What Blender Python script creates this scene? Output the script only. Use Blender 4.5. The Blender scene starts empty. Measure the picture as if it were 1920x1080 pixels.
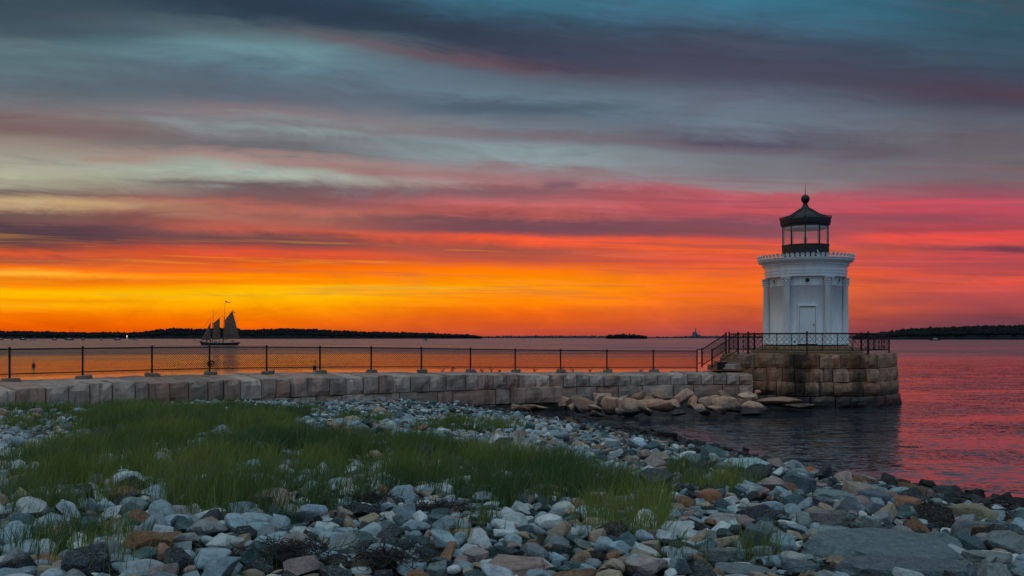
import bpy, bmesh, math, random
import numpy as np
from mathutils import Vector, Matrix, noise as mnoise

random.seed(7)
rng = np.random.default_rng(11)
scene = bpy.context.scene
COL = scene.collection

# ------------------------------------------------------------------ camera
F = 1663.0            # focal length in photo pixels (1920 wide)
HY = 633.0            # horizon row in the photograph
CZ = 3.40             # eye height above the water (water is z = 0)
cam_d = bpy.data.cameras.new('camera')
cam = bpy.data.objects.new('camera', cam_d)
COL.objects.link(cam)
cam.location = (0, 0, CZ)
cam.rotation_euler = (math.radians(90), 0, 0)
cam_d.sensor_width = 36
cam_d.lens = 36 * F / 1920
cam_d.shift_y = (HY - 540) / 1920
cam_d.clip_start = 0.1
cam_d.clip_end = 60000
scene.camera = cam
scene.view_settings.view_transform = 'Standard'
scene.view_settings.look = 'None'
scene.view_settings.exposure = 0
scene.view_settings.gamma = 1
scene.view_settings.use_curve_mapping = False
scene.cycles.max_bounces = 6
scene.cycles.transparent_max_bounces = 12
scene.cycles.sample_clamp_indirect = 4


def lin(c):
    """sRGB 0..255 -> linear"""
    out = []
    for v in c:
        v = v / 255
        out.append(v / 12.92 if v <= .04045 else ((v + .055) / 1.055) ** 2.4)
    return tuple(out)


class NT:
    """tiny helper around a node tree"""
    def __init__(s, nt):
        s.nt = nt; s.n = nt.nodes; s.l = nt.links

    def _in(s, sock, v):
        if v is None: return
        if hasattr(v, 'is_output') or hasattr(v, 'links'):
            s.l.new(v, sock)
        else:
            sock.default_value = v

    def m(s, op, a, b=None, c=None, clamp=False):
        n = s.n.new('ShaderNodeMath'); n.operation = op; n.use_clamp = clamp
        s._in(n.inputs[0], a); s._in(n.inputs[1], b); s._in(n.inputs[2], c)
        return n.outputs[0]

    def mr(s, v, a, b, c=0.0, d=1.0, smooth=True):
        n = s.n.new('ShaderNodeMapRange')
        n.interpolation_type = 'SMOOTHSTEP' if smooth else 'LINEAR'
        s._in(n.inputs['Value'], v)
        n.inputs['From Min'].default_value = a; n.inputs['From Max'].default_value = b
        n.inputs['To Min'].default_value = c; n.inputs['To Max'].default_value = d
        return n.outputs['Result']

    def xyz(s, x, y, z):
        n = s.n.new('ShaderNodeCombineXYZ')
        s._in(n.inputs[0], x); s._in(n.inputs[1], y); s._in(n.inputs[2], z)
        return n.outputs[0]

    def sep(s, v):
        n = s.n.new('ShaderNodeSeparateXYZ'); s.l.new(v, n.inputs[0]); return n.outputs

    def noise(s, vec, scale=1.0, detail=4.0, rough=.5, dist=0.0, col=False):
        n = s.n.new('ShaderNodeTexNoise')
        if vec is not None: s.l.new(vec, n.inputs['Vector'])
        n.inputs['Scale'].default_value = scale; n.inputs['Detail'].default_value = detail
        n.inputs['Roughness'].default_value = rough; n.inputs['Distortion'].default_value = dist
        return n.outputs['Color' if col else 'Fac']

    def mix(s, f, a, b, mode='MIX'):
        n = s.n.new('ShaderNodeMix'); n.data_type = 'RGBA'; n.blend_type = mode
        n.clamp_factor = True
        s._in(n.inputs[0], f)
        for k, v in ((6, a), (7, b)):
            if isinstance(v, tuple): v = (*v[:3], 1.0)
            s._in(n.inputs[k], v)
        return n.outputs[2]

    def ramp(s, f, stops, interp='LINEAR'):
        n = s.n.new('ShaderNodeValToRGB'); s.l.new(f, n.inputs[0])
        cr = n.color_ramp; cr.interpolation = interp
        stops = sorted(stops, key=lambda t: t[0])
        cr.elements[0].position = stops[0][0]; cr.elements[0].color = (*stops[0][1], 1)
        cr.elements[1].position = stops[-1][0]; cr.elements[1].color = (*stops[-1][1], 1)
        for p, c in stops[1:-1]:
            e = cr.elements.new(p); e.color = (*c, 1)
        return n.outputs[0]

    def scale(s, vec, v):
        n = s.n.new('ShaderNodeVectorMath'); n.operation = 'MULTIPLY'
        s.l.new(vec, n.inputs[0]); n.inputs[1].default_value = v
        return n.outputs[0]


# ------------------------------------------------------------------ sky (world)
world = bpy.data.worlds.new('World'); scene.world = world; world.use_nodes = True
W = NT(world.node_tree); W.n.clear()
tc = W.n.new('ShaderNodeTexCoord')
dx, dy, dz = W.sep(tc.outputs['Generated'])
hyp = W.m('SQRT', W.m('ADD', W.m('MULTIPLY', dx, dx), W.m('MULTIPLY', dy, dy)))
hyp = W.m('MAXIMUM', hyp, 1e-4)
v = W.m('MAXIMUM', W.m('DIVIDE', dz, hyp), 0.0)
el = W.m('ARCTAN2', W.m('MAXIMUM', dz, 0.0), hyp)
az = W.m('ARCTAN2', dx, dy)
azc = W.m('MAXIMUM', W.m('MINIMUM', az, 0.6), -0.6)
SH = 0.24
vp = W.m('DIVIDE', v, W.m('COSINE', azc))
vs = W.m('MULTIPLY', vp, W.m('ADD', W.m('MULTIPLY', azc, SH), 1.0))
vn = W.m('MINIMUM', vs, 2.0)
def skyn(h, vv_, det=5, rough=.55, dist=.3, tilt=0.0):
    zc = W.m('MULTIPLY', vn, vv_)
    if tilt: zc = W.m('ADD', zc, W.m('MULTIPLY', azc, tilt))
    return W.noise(W.xyz(W.m('MULTIPLY', dx, h), W.m('MULTIPLY', dy, h), zc), 1.0, det, rough, dist)
n1 = skyn(2.0, 13, 6, .58, .5, -.5)
n2 = skyn(5, 85, 5, .62, .3)
n3 = skyn(5.5, 42, 7, .64, .9)
n4 = skyn(9, 36, 8, .68, .8, 1.0)
amp = W.m('MINIMUM', W.m('ADD', W.m('MULTIPLY', v, .15), .007), .040)
warp = W.m('MULTIPLY', W.m('SUBTRACT', n1, .5), amp)
warp = W.m('ADD', warp, W.m('MULTIPLY', W.m('SUBTRACT', n2, .5), W.m('MULTIPLY', amp, .35)))
warp = W.m('ADD', warp, W.m('MULTIPLY', W.m('SUBTRACT', n4, .5), W.m('MULTIPLY', amp, .9)))
vw = W.m('ADD', vs, warp)
VT = .45
fac = W.m('DIVIDE', vw, VT, clamp=True)
COLS = {
 0: [(0,(60,78,90)),(40,(66,86,98)),(58,(70,92,102)),(72,(88,112,118)),(115,(92,116,124)),(150,(98,112,120)),(185,(106,112,116)),(215,(124,108,108)),(240,(124,104,102)),(270,(150,138,128)),(300,(164,162,146)),(330,(172,172,148)),(350,(158,152,134)),(362,(118,104,96)),(378,(192,166,126)),(390,(172,146,112)),(402,(118,90,84)),(430,(86,64,72)),(452,(92,66,74)),(464,(130,70,62)),(475,(225,90,44)),(487,(150,74,62)),(500,(248,112,16)),(509,(255,160,40)),(520,(222,96,16)),(532,(252,140,5)),(545,(255,190,0)),(560,(255,168,0)),(572,(255,170,8)),(590,(250,120,0)),(615,(235,92,0)),(633,(220,78,5))],
 490: [(0,(48,64,82)),(25,(52,70,86)),(55,(90,110,118)),(85,(104,138,146)),(120,(92,120,134)),(150,(92,108,122)),(190,(100,108,120)),(210,(132,120,124)),(226,(134,148,148)),(250,(118,120,124)),(280,(108,108,114)),(296,(166,138,132)),(320,(164,178,166)),(338,(152,158,148)),(352,(110,94,98)),(372,(126,90,92)),(385,(180,104,92)),(400,(158,98,86)),(425,(182,88,74)),(440,(124,76,76)),(452,(116,72,74)),(470,(238,86,42)),(488,(205,84,45)),(500,(255,108,4)),(530,(255,146,0)),(545,(255,192,0)),(562,(255,178,0)),(582,(255,148,0)),(604,(245,112,0)),(633,(222,76,10))],
 970: [(0,(62,110,132)),(40,(58,92,112)),(70,(56,76,94)),(95,(64,72,92)),(125,(80,70,86)),(148,(90,102,116)),(180,(98,120,134)),(205,(84,100,116)),(235,(112,122,132)),(250,(122,116,120)),(270,(132,150,156)),(300,(136,150,154)),(320,(144,126,130)),(345,(164,118,122)),(360,(146,96,102)),(378,(198,104,104)),(398,(176,88,84)),(414,(112,76,86)),(430,(118,76,84)),(442,(255,92,46)),(456,(214,84,60)),(470,(166,86,72)),(490,(206,90,56)),(505,(255,120,2)),(535,(255,150,0)),(565,(255,132,0)),(590,(242,104,16)),(610,(212,84,36)),(633,(180,72,62))],
 1410: [(0,(58,112,136)),(40,(64,100,122)),(75,(64,78,98)),(110,(72,74,92)),(140,(82,86,104)),(190,(98,110,126)),(230,(106,120,134)),(268,(92,88,104)),(290,(114,116,126)),(330,(128,128,134)),(348,(142,122,128)),(360,(180,92,102)),(390,(196,78,86)),(418,(128,72,82)),(436,(150,74,78)),(450,(232,80,64)),(464,(255,94,36)),(480,(236,84,50)),(500,(248,90,44)),(532,(255,104,20)),(560,(250,100,24)),(582,(222,88,38)),(604,(184,76,60)),(633,(156,72,76))],
 1900: [(0,(48,84,100)),(50,(54,84,100)),(100,(60,84,100)),(140,(64,74,92)),(170,(84,64,78)),(190,(76,72,88)),(230,(92,96,108)),(262,(100,94,102)),(300,(106,102,108)),(330,(112,98,102)),(350,(134,88,98)),(380,(176,74,88)),(400,(215,70,78)),(416,(158,68,78)),(446,(250,74,66)),(458,(205,68,68)),(470,(126,62,74)),(482,(210,70,72)),(500,(184,68,68)),(520,(238,74,56)),(540,(205,74,66)),(570,(190,68,62)),(600,(120,64,74)),(633,(98,62,80))],
}
def colramp(px, stops):
    a = math.atan((px - 960) / F)
    aa = max(-.6, min(.6, a))
    st = []
    for y, c in stops:
        vv = (HY - y) / F * (1 + SH * aa) / VT
        if px >= 1410 and 360 < y < 590: c = (c[0] * .96, min(255, c[1] * 1.06), min(255, c[2] * 1.08 + 2))
        st.append((min(1, max(0, vv)), lin(c)))
    return a, W.ramp(fac, st)
cols = [colramp(px, st) for px, st in COLS.items()]
# sky away from the sunset: the same dusk going round to the dim mauve east
def side(stops):
    return W.ramp(fac, [(p, lin(c)) for p, c in stops])
west_l = side([(0, (190, 110, 60)), (.12, (232, 160, 90)), (.3, (176, 150, 132)), (.55, (140, 150, 152)), (1, (110, 132, 142))])
east_r = side([(0, (64, 56, 78)), (.12, (88, 68, 92)), (.3, (84, 88, 112)), (.55, (84, 104, 126)), (1, (88, 116, 138))])
back = side([(0, (88, 100, 124)), (.2, (112, 136, 164)), (.55, (128, 158, 184)), (1, (140, 174, 198))])
seq = [(-math.pi, back), (-1.35, west_l)] + cols + [(1.35, east_r), (math.pi, back)]
skyc = seq[0][1]
for (a0, _), (a1, c1) in zip(seq[:-1], seq[1:]):
    skyc = W.mix(W.mr(az, a0, a1), skyc, c1)
# thin streaky cloud over it
hi = W.mr(n3, .52, .72)
lo = W.mr(n3, .46, .30)
inband = W.m('MULTIPLY', W.mr(v, .02, .10), W.mr(v, .60, .30))
skyc = W.mix(W.m('MULTIPLY', W.m('MULTIPLY', hi, inband), .24), skyc, lin((92, 78, 92)))
bright = W.m('ADD', W.m('MULTIPLY', W.m('SUBTRACT', n2, .5), .30), W.m('ADD', W.m('MULTIPLY', W.m('SUBTRACT', n4, .5), .62), 1.0))
skyc = W.mix(1.0, skyc, W.xyz(bright, bright, bright), 'MULTIPLY')
# cloud strokes: (x0,y0,x1,y1,half thickness, colour, opacity) in the frame's own direction coordinates
U = W.m('MULTIPLY', W.m('TANGENT', azc), 1.0)
PX = W.m('ADD', W.m('MULTIPLY', U, F), 960)
PYv = vp
PY = W.m('SUBTRACT', HY, W.m('MULTIPLY', PYv, F))
nA = skyn(10, 44, 7, .66, .7)
nW = W.m('SUBTRACT', nA, .5)
front = W.mr(W.m('ABSOLUTE', az), .75, .55)
STROKES = []
def stroke(x0, y0, x1, y1, t, col, op, soft=.25):
    global skyc
    sfac = W.m('DIVIDE', W.m('SUBTRACT', PX, x0), x1 - x0)
    yc = W.m('ADD', W.m('MULTIPLY', sfac, y1 - y0), y0)
    d = W.m('DIVIDE', W.m('ADD', W.m('SUBTRACT', PY, yc), W.m('MULTIPLY', nW, t * 3.4)), t)
    g = W.m('EXPONENT', W.m('MULTIPLY', W.m('MULTIPLY', d, d), -1.0))
    win = W.m('MULTIPLY', W.mr(sfac, -soft, soft), W.mr(sfac, 1 + soft, 1 - soft))
    f = W.m('MULTIPLY', W.m('MULTIPLY', g, win), W.m('MULTIPLY', front, op))
    skyc = W.mix(f, skyc, lin(col))
for a in [
 (300, -25, 1000, 85, 34, (44, 58, 76), .75), (900, 78, 1950, 190, 34, (64, 66, 84), .45),
 (560, 60, 1000, 135, 12, (110, 84, 92), .55), (60, 55, 320, 62, 14, (62, 82, 94), .5),
 (820, 205, 1180, 200, 10, (76, 92, 106), .7), (-60, 150, 520, 165, 26, (84, 100, 112), .5),
 (60, 200, 980, 262, 8, (122, 108, 116), .55), (900, 250, 1500, 285, 9, (112, 98, 112), .55),
 (-60, 232, 300, 246, 12, (120, 96, 96), .55), (150, 298, 280, 300, 5, (170, 110, 100), .35),
 (270, 340, 560, 346, 6, (104, 84, 88), .75), (540, 352, 1060, 368, 14, (112, 88, 98), .55),
 (1020, 348, 1085, 348, 8, (112, 86, 96), .7), (1280, 268, 1480, 274, 6, (74, 76, 92), .6),
 (1560, 300, 1740, 276, 10, (96, 88, 100), .5), (480, 300, 760, 322, 9, (150, 104, 106), .55),
 (640, 318, 960, 336, 7, (164, 108, 110), .5), (-60, 404, 330, 410, 11, (112, 84, 80), .6),
 (-80, 440, 260, 446, 14, (84, 62, 72), .8), (250, 448, 620, 456, 9, (124, 74, 72), .6),
 (760, 426, 1440, 436, 10, (118, 74, 84), .7), (840, 470, 1040, 472, 7, (170, 80, 64), .6),
 (1100, 480, 1500, 492, 9, (206, 76, 62), .5), (1180, 395, 1500, 400, 9, (200, 84, 88), .4),
 (1640, 432, 1960, 424, 7, (140, 66, 80), .6), (1860, 464, 1990, 470, 6, (112, 56, 70), .8),
 (1600, 525, 1900, 520, 8, (158, 74, 70), .7), (1600, 380, 1960, 378, 5, (226, 84, 96), .5), (1560, 408, 1960, 402, 9, (148, 76, 92), .5), (1560, 492, 1960, 500, 10, (176, 78, 86), .5), (1600, 560, 2000, 566, 16, (150, 76, 84), .5), (1240, 320, 1960, 330, 14, (116, 110, 118), .4),
 (1600, 446, 1900, 450, 6, (255, 84, 66), .6), (100, 380, 230, 384, 5, (200, 160, 116), .5),
 (-40, 512, 130, 514, 4, (255, 190, 60), .7), (60, 522, 420, 528, 4, (222, 96, 30), .5),
 (-20, 562, 260, 566, 4, (240, 140, 10), .6), (420, 536, 900, 540, 4, (255, 200, 10), .6),
 (500, 600, 1300, 600, 16, (226, 96, 24), .3),
]:
    stroke(*a)
# fine broken streaks low over the water
n5 = skyn(3.2, 120, 6, .62, .5)
lowband = W.m('MULTIPLY', W.mr(v, .02, .06), W.mr(v, .20, .13))
skyc = W.mix(W.m('MULTIPLY', W.m('MULTIPLY', W.mr(n5, .52, .66), lowband), W.mr(az, -.1, .3, .28, .50)), skyc, lin((136, 74, 84)))
skyc = W.mix(W.m('MULTIPLY', W.m('MULTIPLY', W.mr(n5, .47, .34), W.m('MULTIPLY', lowband, W.mr(v, .125, .09))), .32), skyc, W.mix(W.mr(az, -.25, .25), lin((255, 176, 20)), lin((255, 104, 84))))
# towards the zenith the cloud deck turns to plain pale blue grey
upn = W.noise(W.xyz(W.m('MULTIPLY', dx, 1.4), W.m('MULTIPLY', dy, 2.6), dz), 1.6, 4, .55, .2)
upc = W.mix(W.mr(upn, .35, .65), (.58, .75, .85), (.74, .91, 1.0))
skyc = W.mix(W.mr(v, .45, 2.8), skyc, upc)
bg = W.n.new('ShaderNodeBackground'); W.l.new(skyc, bg.inputs['Color']); bg.inputs['Strength'].default_value = 1.0
wo = W.n.new('ShaderNodeOutputWorld'); W.l.new(bg.outputs[0], wo.inputs['Surface'])
world.cycles.sampling_method = 'MANUAL'; world.cycles.sample_map_resolution = 1024


# ------------------------------------------------------------------ helpers
def at(px, py, D):
    return Vector(((px - 960) / F * D, D, CZ - (py - HY) / F * D))


def setp(o, label=None, cat=None, group=None, kind=None):
    if label: o['label'] = label
    if cat: o['category'] = cat
    if group: o['group'] = group
    if kind: o['kind'] = kind
    return o


def empty(name, loc, rz=0, **k):
    o = bpy.data.objects.new(name, None); COL.objects.link(o)
    o.location = loc; o.rotation_euler = (0, 0, rz); o.empty_display_size = .2
    return setp(o, **k)


def obj(name, me, mat=None, parent=None, smooth=False, loc=None, **k):
    if isinstance(me, bmesh.types.BMesh):
        bm = me; me = bpy.data.meshes.new(name); bm.to_mesh(me); bm.free()
    o = bpy.data.objects.new(name, me); COL.objects.link(o)
    if mat and not me.materials: me.materials.append(mat)
    if smooth: me.polygons.foreach_set('use_smooth', [True] * len(me.polygons))
    if parent: o.parent = parent
    if loc is not None: o.location = loc
    return setp(o, **k)


def npmesh(name, V, Fc, smooth=None):
    """V (n,3), Fc (m,k) all faces of equal size"""
    V = np.asarray(V, np.float32); Fc = np.asarray(Fc, np.int32)
    me = bpy.data.meshes.new(name)
    me.vertices.add(len(V)); me.vertices.foreach_set('co', V.ravel())
    m, k = Fc.shape
    me.loops.add(m * k); me.loops.foreach_set('vertex_index', Fc.ravel())
    me.polygons.add(m)
    me.polygons.foreach_set('loop_start', np.arange(m, dtype=np.int32) * k)
    me.polygons.foreach_set('loop_total', np.full(m, k, np.int32))
    if smooth is not None: me.polygons.foreach_set('use_smooth', np.asarray(smooth, bool))
    me.update(); me.validate()
    return me


def box(bm, c, s, M=None):
    r = bmesh.ops.create_cube(bm, size=1.0)
    for vtx in r['verts']:
        vtx.co = Vector((vtx.co.x * s[0] + c[0], vtx.co.y * s[1] + c[1], vtx.co.z * s[2] + c[2]))
        if M is not None: vtx.co = M @ vtx.co
    return r['verts']


def bar(bm, a, b, r, n=6, r2=None):
    a = Vector(a); b = Vector(b); d = b - a; L = d.length
    if L < 1e-6: return
    q = d.to_track_quat('Z', 'Y').to_matrix().to_4x4()
    M = Matrix.Translation((a + b) / 2) @ q
    bmesh.ops.create_cone(bm, cap_ends=True, segments=n, radius1=r, radius2=r if r2 is None else r2, depth=L, matrix=M)


def lathe(bm, prof, n=32, c=(0, 0, 0), phase=0.0, cap=True):
    rings = []
    for r, z in prof:
        rings.append([bm.verts.new((c[0] + r * math.sin(phase + 2 * math.pi * i / n), c[1] - r * math.cos(phase + 2 * math.pi * i / n), c[2] + z)) for i in range(n)])
    for a, b in zip(rings[:-1], rings[1:]):
        for i in range(n):
            j = (i + 1) % n
            bm.faces.new((a[i], a[j], b[j], b[i]))
    if cap:
        bm.faces.new(list(reversed(rings[0]))); bm.faces.new(rings[-1])


def sphere(bm, c, r, u=16, vv=10, s=(1, 1, 1)):
    rr = bmesh.ops.create_uvsphere(bm, u_segments=u, v_segments=vv, radius=r)
    for x in rr['verts']:
        x.co = Vector((x.co.x * s[0] + c[0], x.co.y * s[1] + c[1], x.co.z * s[2] + c[2]))


# ------------------------------------------------------------------ materials
def mat_new(name):
    m = bpy.data.materials.new(name); m.use_nodes = True
    t = NT(m.node_tree); t.n.clear()
    out = t.n.new('ShaderNodeOutputMaterial')
    p = t.n.new('ShaderNodeBsdfPrincipled'); t.l.new(p.outputs[0], out.inputs['Surface'])
    t.p = p; t.out = out; t.mat = m
    return t


def bump(t, h, strength=.4, dist=.02, normal=None):
    b = t.n.new('ShaderNodeBump'); b.inputs['Strength'].default_value = strength; b.inputs['Distance'].default_value = dist
    t.l.new(h, b.inputs['Height'])
    if normal is not None: t.l.new(normal, b.inputs['Normal'])
    t.l.new(b.outputs[0], t.p.inputs['Normal'])
    return b.outputs[0]


def simple(name, col, rough=.6, metal=0, var=.25, nscale=6, bmp=.15, spec=.5):
    t = mat_new(name)
    g = t.n.new('ShaderNodeNewGeometry').outputs['Position']
    n = t.noise(g, nscale, 5, .6)
    f = t.mr(n, .3, .7, 1 - var, 1 + var, False)
    c = t.mix(1.0, tuple(col), t.xyz(f, f, f), 'MULTIPLY')
    t.l.new(c, t.p.inputs['Base Color'])
    t.p.inputs['Roughness'].default_value = rough; t.p.inputs['Metallic'].default_value = metal
    t.p.inputs['Specular IOR Level'].default_value = spec
    if bmp: bump(t, n, bmp, .01)
    return t.mat


def beach_stone_mat(name, src):
    """stone whose own colour comes from the object colour or from a colour attribute"""
    t = mat_new(name)
    if src == 'object':
        base = t.n.new('ShaderNodeObjectInfo').outputs['Color']
    else:
        a = t.n.new('ShaderNodeAttribute'); a.attribute_name = 'stone'; base = a.outputs['Color']
    pos = t.n.new('ShaderNodeNewGeometry').outputs['Position']
    n = t.noise(pos, 11, 7, .68, .6)
    n2 = t.noise(pos, 60, 5, .7)
    n3 = t.noise(t.scale(pos, (1, 1, 3.5)), 22, 3, .5, 1.2)
    f = t.m('ADD', t.mr(n, .28, .72, .5, 1.4, False), t.m('MULTIPLY', t.m('SUBTRACT', n2, .5), .8))
    c = t.mix(1.0, base, t.xyz(f, f, f), 'MULTIPLY')
    c = t.mix(t.m('MULTIPLY', t.mr(t.m('ABSOLUTE', t.m('SUBTRACT', n3, .5)), .016, .003), .6), c, lin((196, 194, 186)))          # pale veins
    c = t.mix(t.m('MULTIPLY', t.mr(n, .60, .72), .35), c, lin((128, 92, 62)))             # weathering
    z = t.sep(pos)[2]
    wet = t.mr(t.m('ADD', z, t.m('MULTIPLY', n, .5)), 1.02, .74)
    c = t.mix(t.m('MULTIPLY', wet, .88), c, lin((34, 28, 26)))
    t.l.new(c, t.p.inputs['Base Color'])
    t.l.new(t.mr(wet, 0, 1, .72, .42, False), t.p.inputs['Roughness'])
    t.p.inputs['Specular IOR Level'].default_value = .3
    h = t.m('ADD', t.m('MULTIPLY', n, 1.0), t.m('MULTIPLY', n2, .35))
    bump(t, h, .9, .035)
    return t.mat


M_rock_obj = beach_stone_mat('beach_rock_single', 'object')
M_rock_att = beach_stone_mat('beach_rock_mass', 'attr')


def masonry(name, base, dark, rust, wet_z=.9, rustamt=.5, stain_at=None):
    t = mat_new(name)
    oi = t.n.new('ShaderNodeObjectInfo')
    pos = t.n.new('ShaderNodeNewGeometry').outputs['Position']
    n = t.noise(pos, 2.6, 7, .65, .5)
    n2 = t.noise(pos, 42, 5, .65)
    streak = t.noise(t.scale(pos, (1.9, 1.9, .35)), 1.3, 5, .6, .6)
    rnd = t.mr(oi.outputs['Random'], 0, 1, .60, 1.2, False)
    f = t.m('MULTIPLY', t.m('ADD', t.mr(n, .25, .75, .68, 1.25, False), t.m('MULTIPLY', t.m('SUBTRACT', n2, .5), .5)), rnd)
    c = t.mix(1.0, tuple(base), t.xyz(f, f, f), 'MULTIPLY')
    c = t.mix(t.m('MULTIPLY', t.mr(t.m('FRACT', t.m('MULTIPLY', oi.outputs['Random'], 7.3)), .5, 1), .5), c, tuple(rust))
    c = t.mix(t.m('MULTIPLY', t.mr(streak, .52, .66), rustamt), c, tuple(rust))
    c = t.mix(t.m('MULTIPLY', t.mr(streak, .50, .36), .62), c, tuple(dark))
    x, y, z = t.sep(pos)
    if stain_at:      # an old seepage stain running down one corner
        d = t.m('ABSOLUTE', t.m('SUBTRACT', t.m('ADD', x, t.m('MULTIPLY', t.m('SUBTRACT', n, .5), 1.2)), stain_at))
        c = t.mix(t.m('MULTIPLY', t.mr(d, .75, .15), .86), c, lin((26, 20, 18)))
        d = t.m('ABSOLUTE', t.m('SUBTRACT', t.m('ADD', x, t.m('MULTIPLY', t.m('SUBTRACT', n, .5), 1.0)), stain_at + 2.9))
        c = t.mix(t.m('MULTIPLY', t.mr(d, .5, .1), .7), c, lin((44, 26, 20)))
    wet = t.mr(t.m('ADD', z, t.m('MULTIPLY', n, .5)), wet_z + .45, wet_z - .05)
    c = t.mix(t.m('MULTIPLY', wet, .82), c, lin((40, 26, 20)))
    tide = t.mr(t.m('ADD', z, t.m('MULTIPLY', n, .35)), .62, .48)      # black algae below the usual tide line
    c = t.mix(t.m('MULTIPLY', tide, .8), c, lin((20, 17, 15)))
    t.l.new(c, t.p.inputs['Base Color'])
    t.l.new(t.mr(wet, 0, 1, .85, .4, False), t.p.inputs['Roughness'])
    bump(t, t.m('ADD', n, t.m('MULTIPLY', n2, .4)), .7, .05)
    return t.mat


M_wall = masonry('breakwater_granite', lin((190, 164, 150)), lin((110, 88, 80)), lin((170, 112, 88)), .35, .45)
M_plat = masonry('platform_granite', lin((182, 140, 112)), lin((50, 36, 30)), lin((142, 76, 46)), .95, .75, stain_at=(1503 - 960) / F * 42.6)
M_tan = masonry('tan_step_stone', lin((164, 130, 98)), lin((104, 80, 58)), lin((150, 104, 60)), -2, .3)
M_boulder = masonry('boulder_granite', lin((206, 164, 140)), lin((96, 68, 56)), lin((182, 108, 74)), .42, .6)
M_conc = simple('footing_concrete', lin((128, 112, 100)), .9, 0, .2, 8, .3)
M_iron = simple('railing_iron', lin((44, 26, 26)), .5, .2, .4, 20, .1)
M_fence = simple('fence_steel', lin((18, 13, 14)), .8, .0, .3, 20, 0)
M_black = simple('black_paint', lin((20, 20, 24)), .5, 0, .25, 12, .05)
M_dark = simple('dark_opening', lin((22, 22, 26)), .2, 0, .1, 6, 0)


def white_paint():
    t = mat_new('white_paint')
    pos = t.n.new('ShaderNodeNewGeometry').outputs['Position']
    n = t.noise(t.scale(pos, (1, 1, .35)), 3, 6, .6, .3)
    n2 = t.noise(pos, 16, 5, .7)
    c = t.mix(t.mr(n, .40, .75), lin((234, 235, 236)), lin((216, 216, 216)))
    c = t.mix(t.m('MULTIPLY', t.mr(n2, .68, .78), .4), c, lin((160, 146, 130)))
    t.l.new(c, t.p.inputs['Base Color']); t.p.inputs['Roughness'].default_value = .30
    bump(t, t.noise(pos, 5, 3, .5), .08, .02)
    return t.mat
M_white = white_paint()


def glass_mat():
    t = mat_new('lantern_glass'); t.n.remove(t.p)
    tr = t.n.new('ShaderNodeBsdfTransparent'); tr.inputs[0].default_value = (.93, .94, .93, 1)
    gl = t.n.new('ShaderNodeBsdfGlossy'); gl.inputs['Roughness'].default_value = .04
    fr = t.n.new('ShaderNodeLayerWeight'); fr.inputs[0].default_value = .5
    mx = t.n.new('ShaderNodeMixShader')
    t.l.new(t.m('ADD', t.m('MULTIPLY', t.m('POWER', fr.outputs['Facing'], 4.0), .9), .05), mx.inputs[0]); t.l.new(tr.outputs[0], mx.inputs[1]); t.l.new(gl.outputs[0], mx.inputs[2])
    t.l.new(mx.outputs[0], t.out.inputs['Surface'])
    return t.mat
M_glass = glass_mat()


# ------------------------------------------------------------------ the lie of the land
def D_fence(px):
    t = min(1.0, (px - 18) / 1289)
    h = 37.8 + 20.2 * (1 - t) ** 1.5
    return F * 1.03 / h


def path_point(px):
    """front top edge of the breakwater in plan"""
    t = (px - 18) / 1289
    off = 2.0 - .5 * max(0, min(1, (px - 900) / 400))
    D = D_fence(px) - off
    return np.array([(px - 960) / F * D, D])


PX = np.linspace(-330, 1425, 400)
PATH = np.array([path_point(p) for p in PX])
SEG = np.r_[0, np.cumsum(np.hypot(*np.diff(PATH, axis=0).T))]
TAN = np.gradient(PATH, axis=0); TAN /= np.linalg.norm(TAN, axis=1)[:, None]
NRM = np.c_[-TAN[:, 1], TAN[:, 0]]         # points to the back of the wall


def wall_xy(s, d):
    x = np.interp(s, SEG, PATH[:, 0]); y = np.interp(s, SEG, PATH[:, 1])
    nx = np.interp(s, SEG, NRM[:, 0]); ny = np.interp(s, SEG, NRM[:, 1])
    return x + nx * d, y + ny * d


def s_of_px(px): return float(np.interp(px, PX, SEG))


TX0, TY0 = (1513 - 960) / F * 47.0, 47.0
PHI0 = -math.atan2(TX0, TY0)      # which way the tower and its platform are turned
#       # centre of the lighthouse platform
PLAT_Z = 2.58
WALL_Z = 1.80

ctrl = np.array([
 (.5,42,0),(2.0,37.2,0),(4.4,33.4,0),(5.7,29,0),(6.7,25.6,0),(7.3,22.8,0),(8.0,20.9,0),(8.8,19.6,0),(9.6,18.6,0),(10.5,17.6,0),(13,16.2,0),(17,14,0),(25,12,0),(40,9,0),
 (-60,10,1.6),(-40,14,1.4),(-16,26.5,1.22),(-22,22,1.3),(-9,32,1.0),(-6,34.5,.86),(-4,36.5,.70),(-1.5,38,.42),(0,39,.18),
 (0,5,1.88),(-3,5,1.92),(3,5,1.78),(5,6,1.5),(8,8,1.12),(0,15,1.55),(-8,15,1.6),(0,25,.98),(-6,25,1.22),(3.5,22,.78),(3.5,28,.48),(4,15,1.25),(7,14,.72),(10,12,.6),(0,0,2.0),(-20,5,1.9),(15,5,1.1),(12,9,.8),
 (10,40,-1.6),(16,30,-2.2),(12,24,-1.4),(20,20,-1.6),(30,30,-3),(30,18,-1.5),(40,40,-4),(14,50,-3),(5,45,-1.2)], float)
A = ctrl[:, :2]; dd = np.linalg.norm(A[:, None] - A[None], axis=2)
n_ = len(A); P_ = np.c_[np.ones(n_), A]
K_ = np.block([[dd + np.eye(n_) * .05, P_], [P_.T, np.zeros((3, 3))]])
sol = np.linalg.solve(K_, np.r_[ctrl[:, 2], np.zeros(3)])


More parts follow.
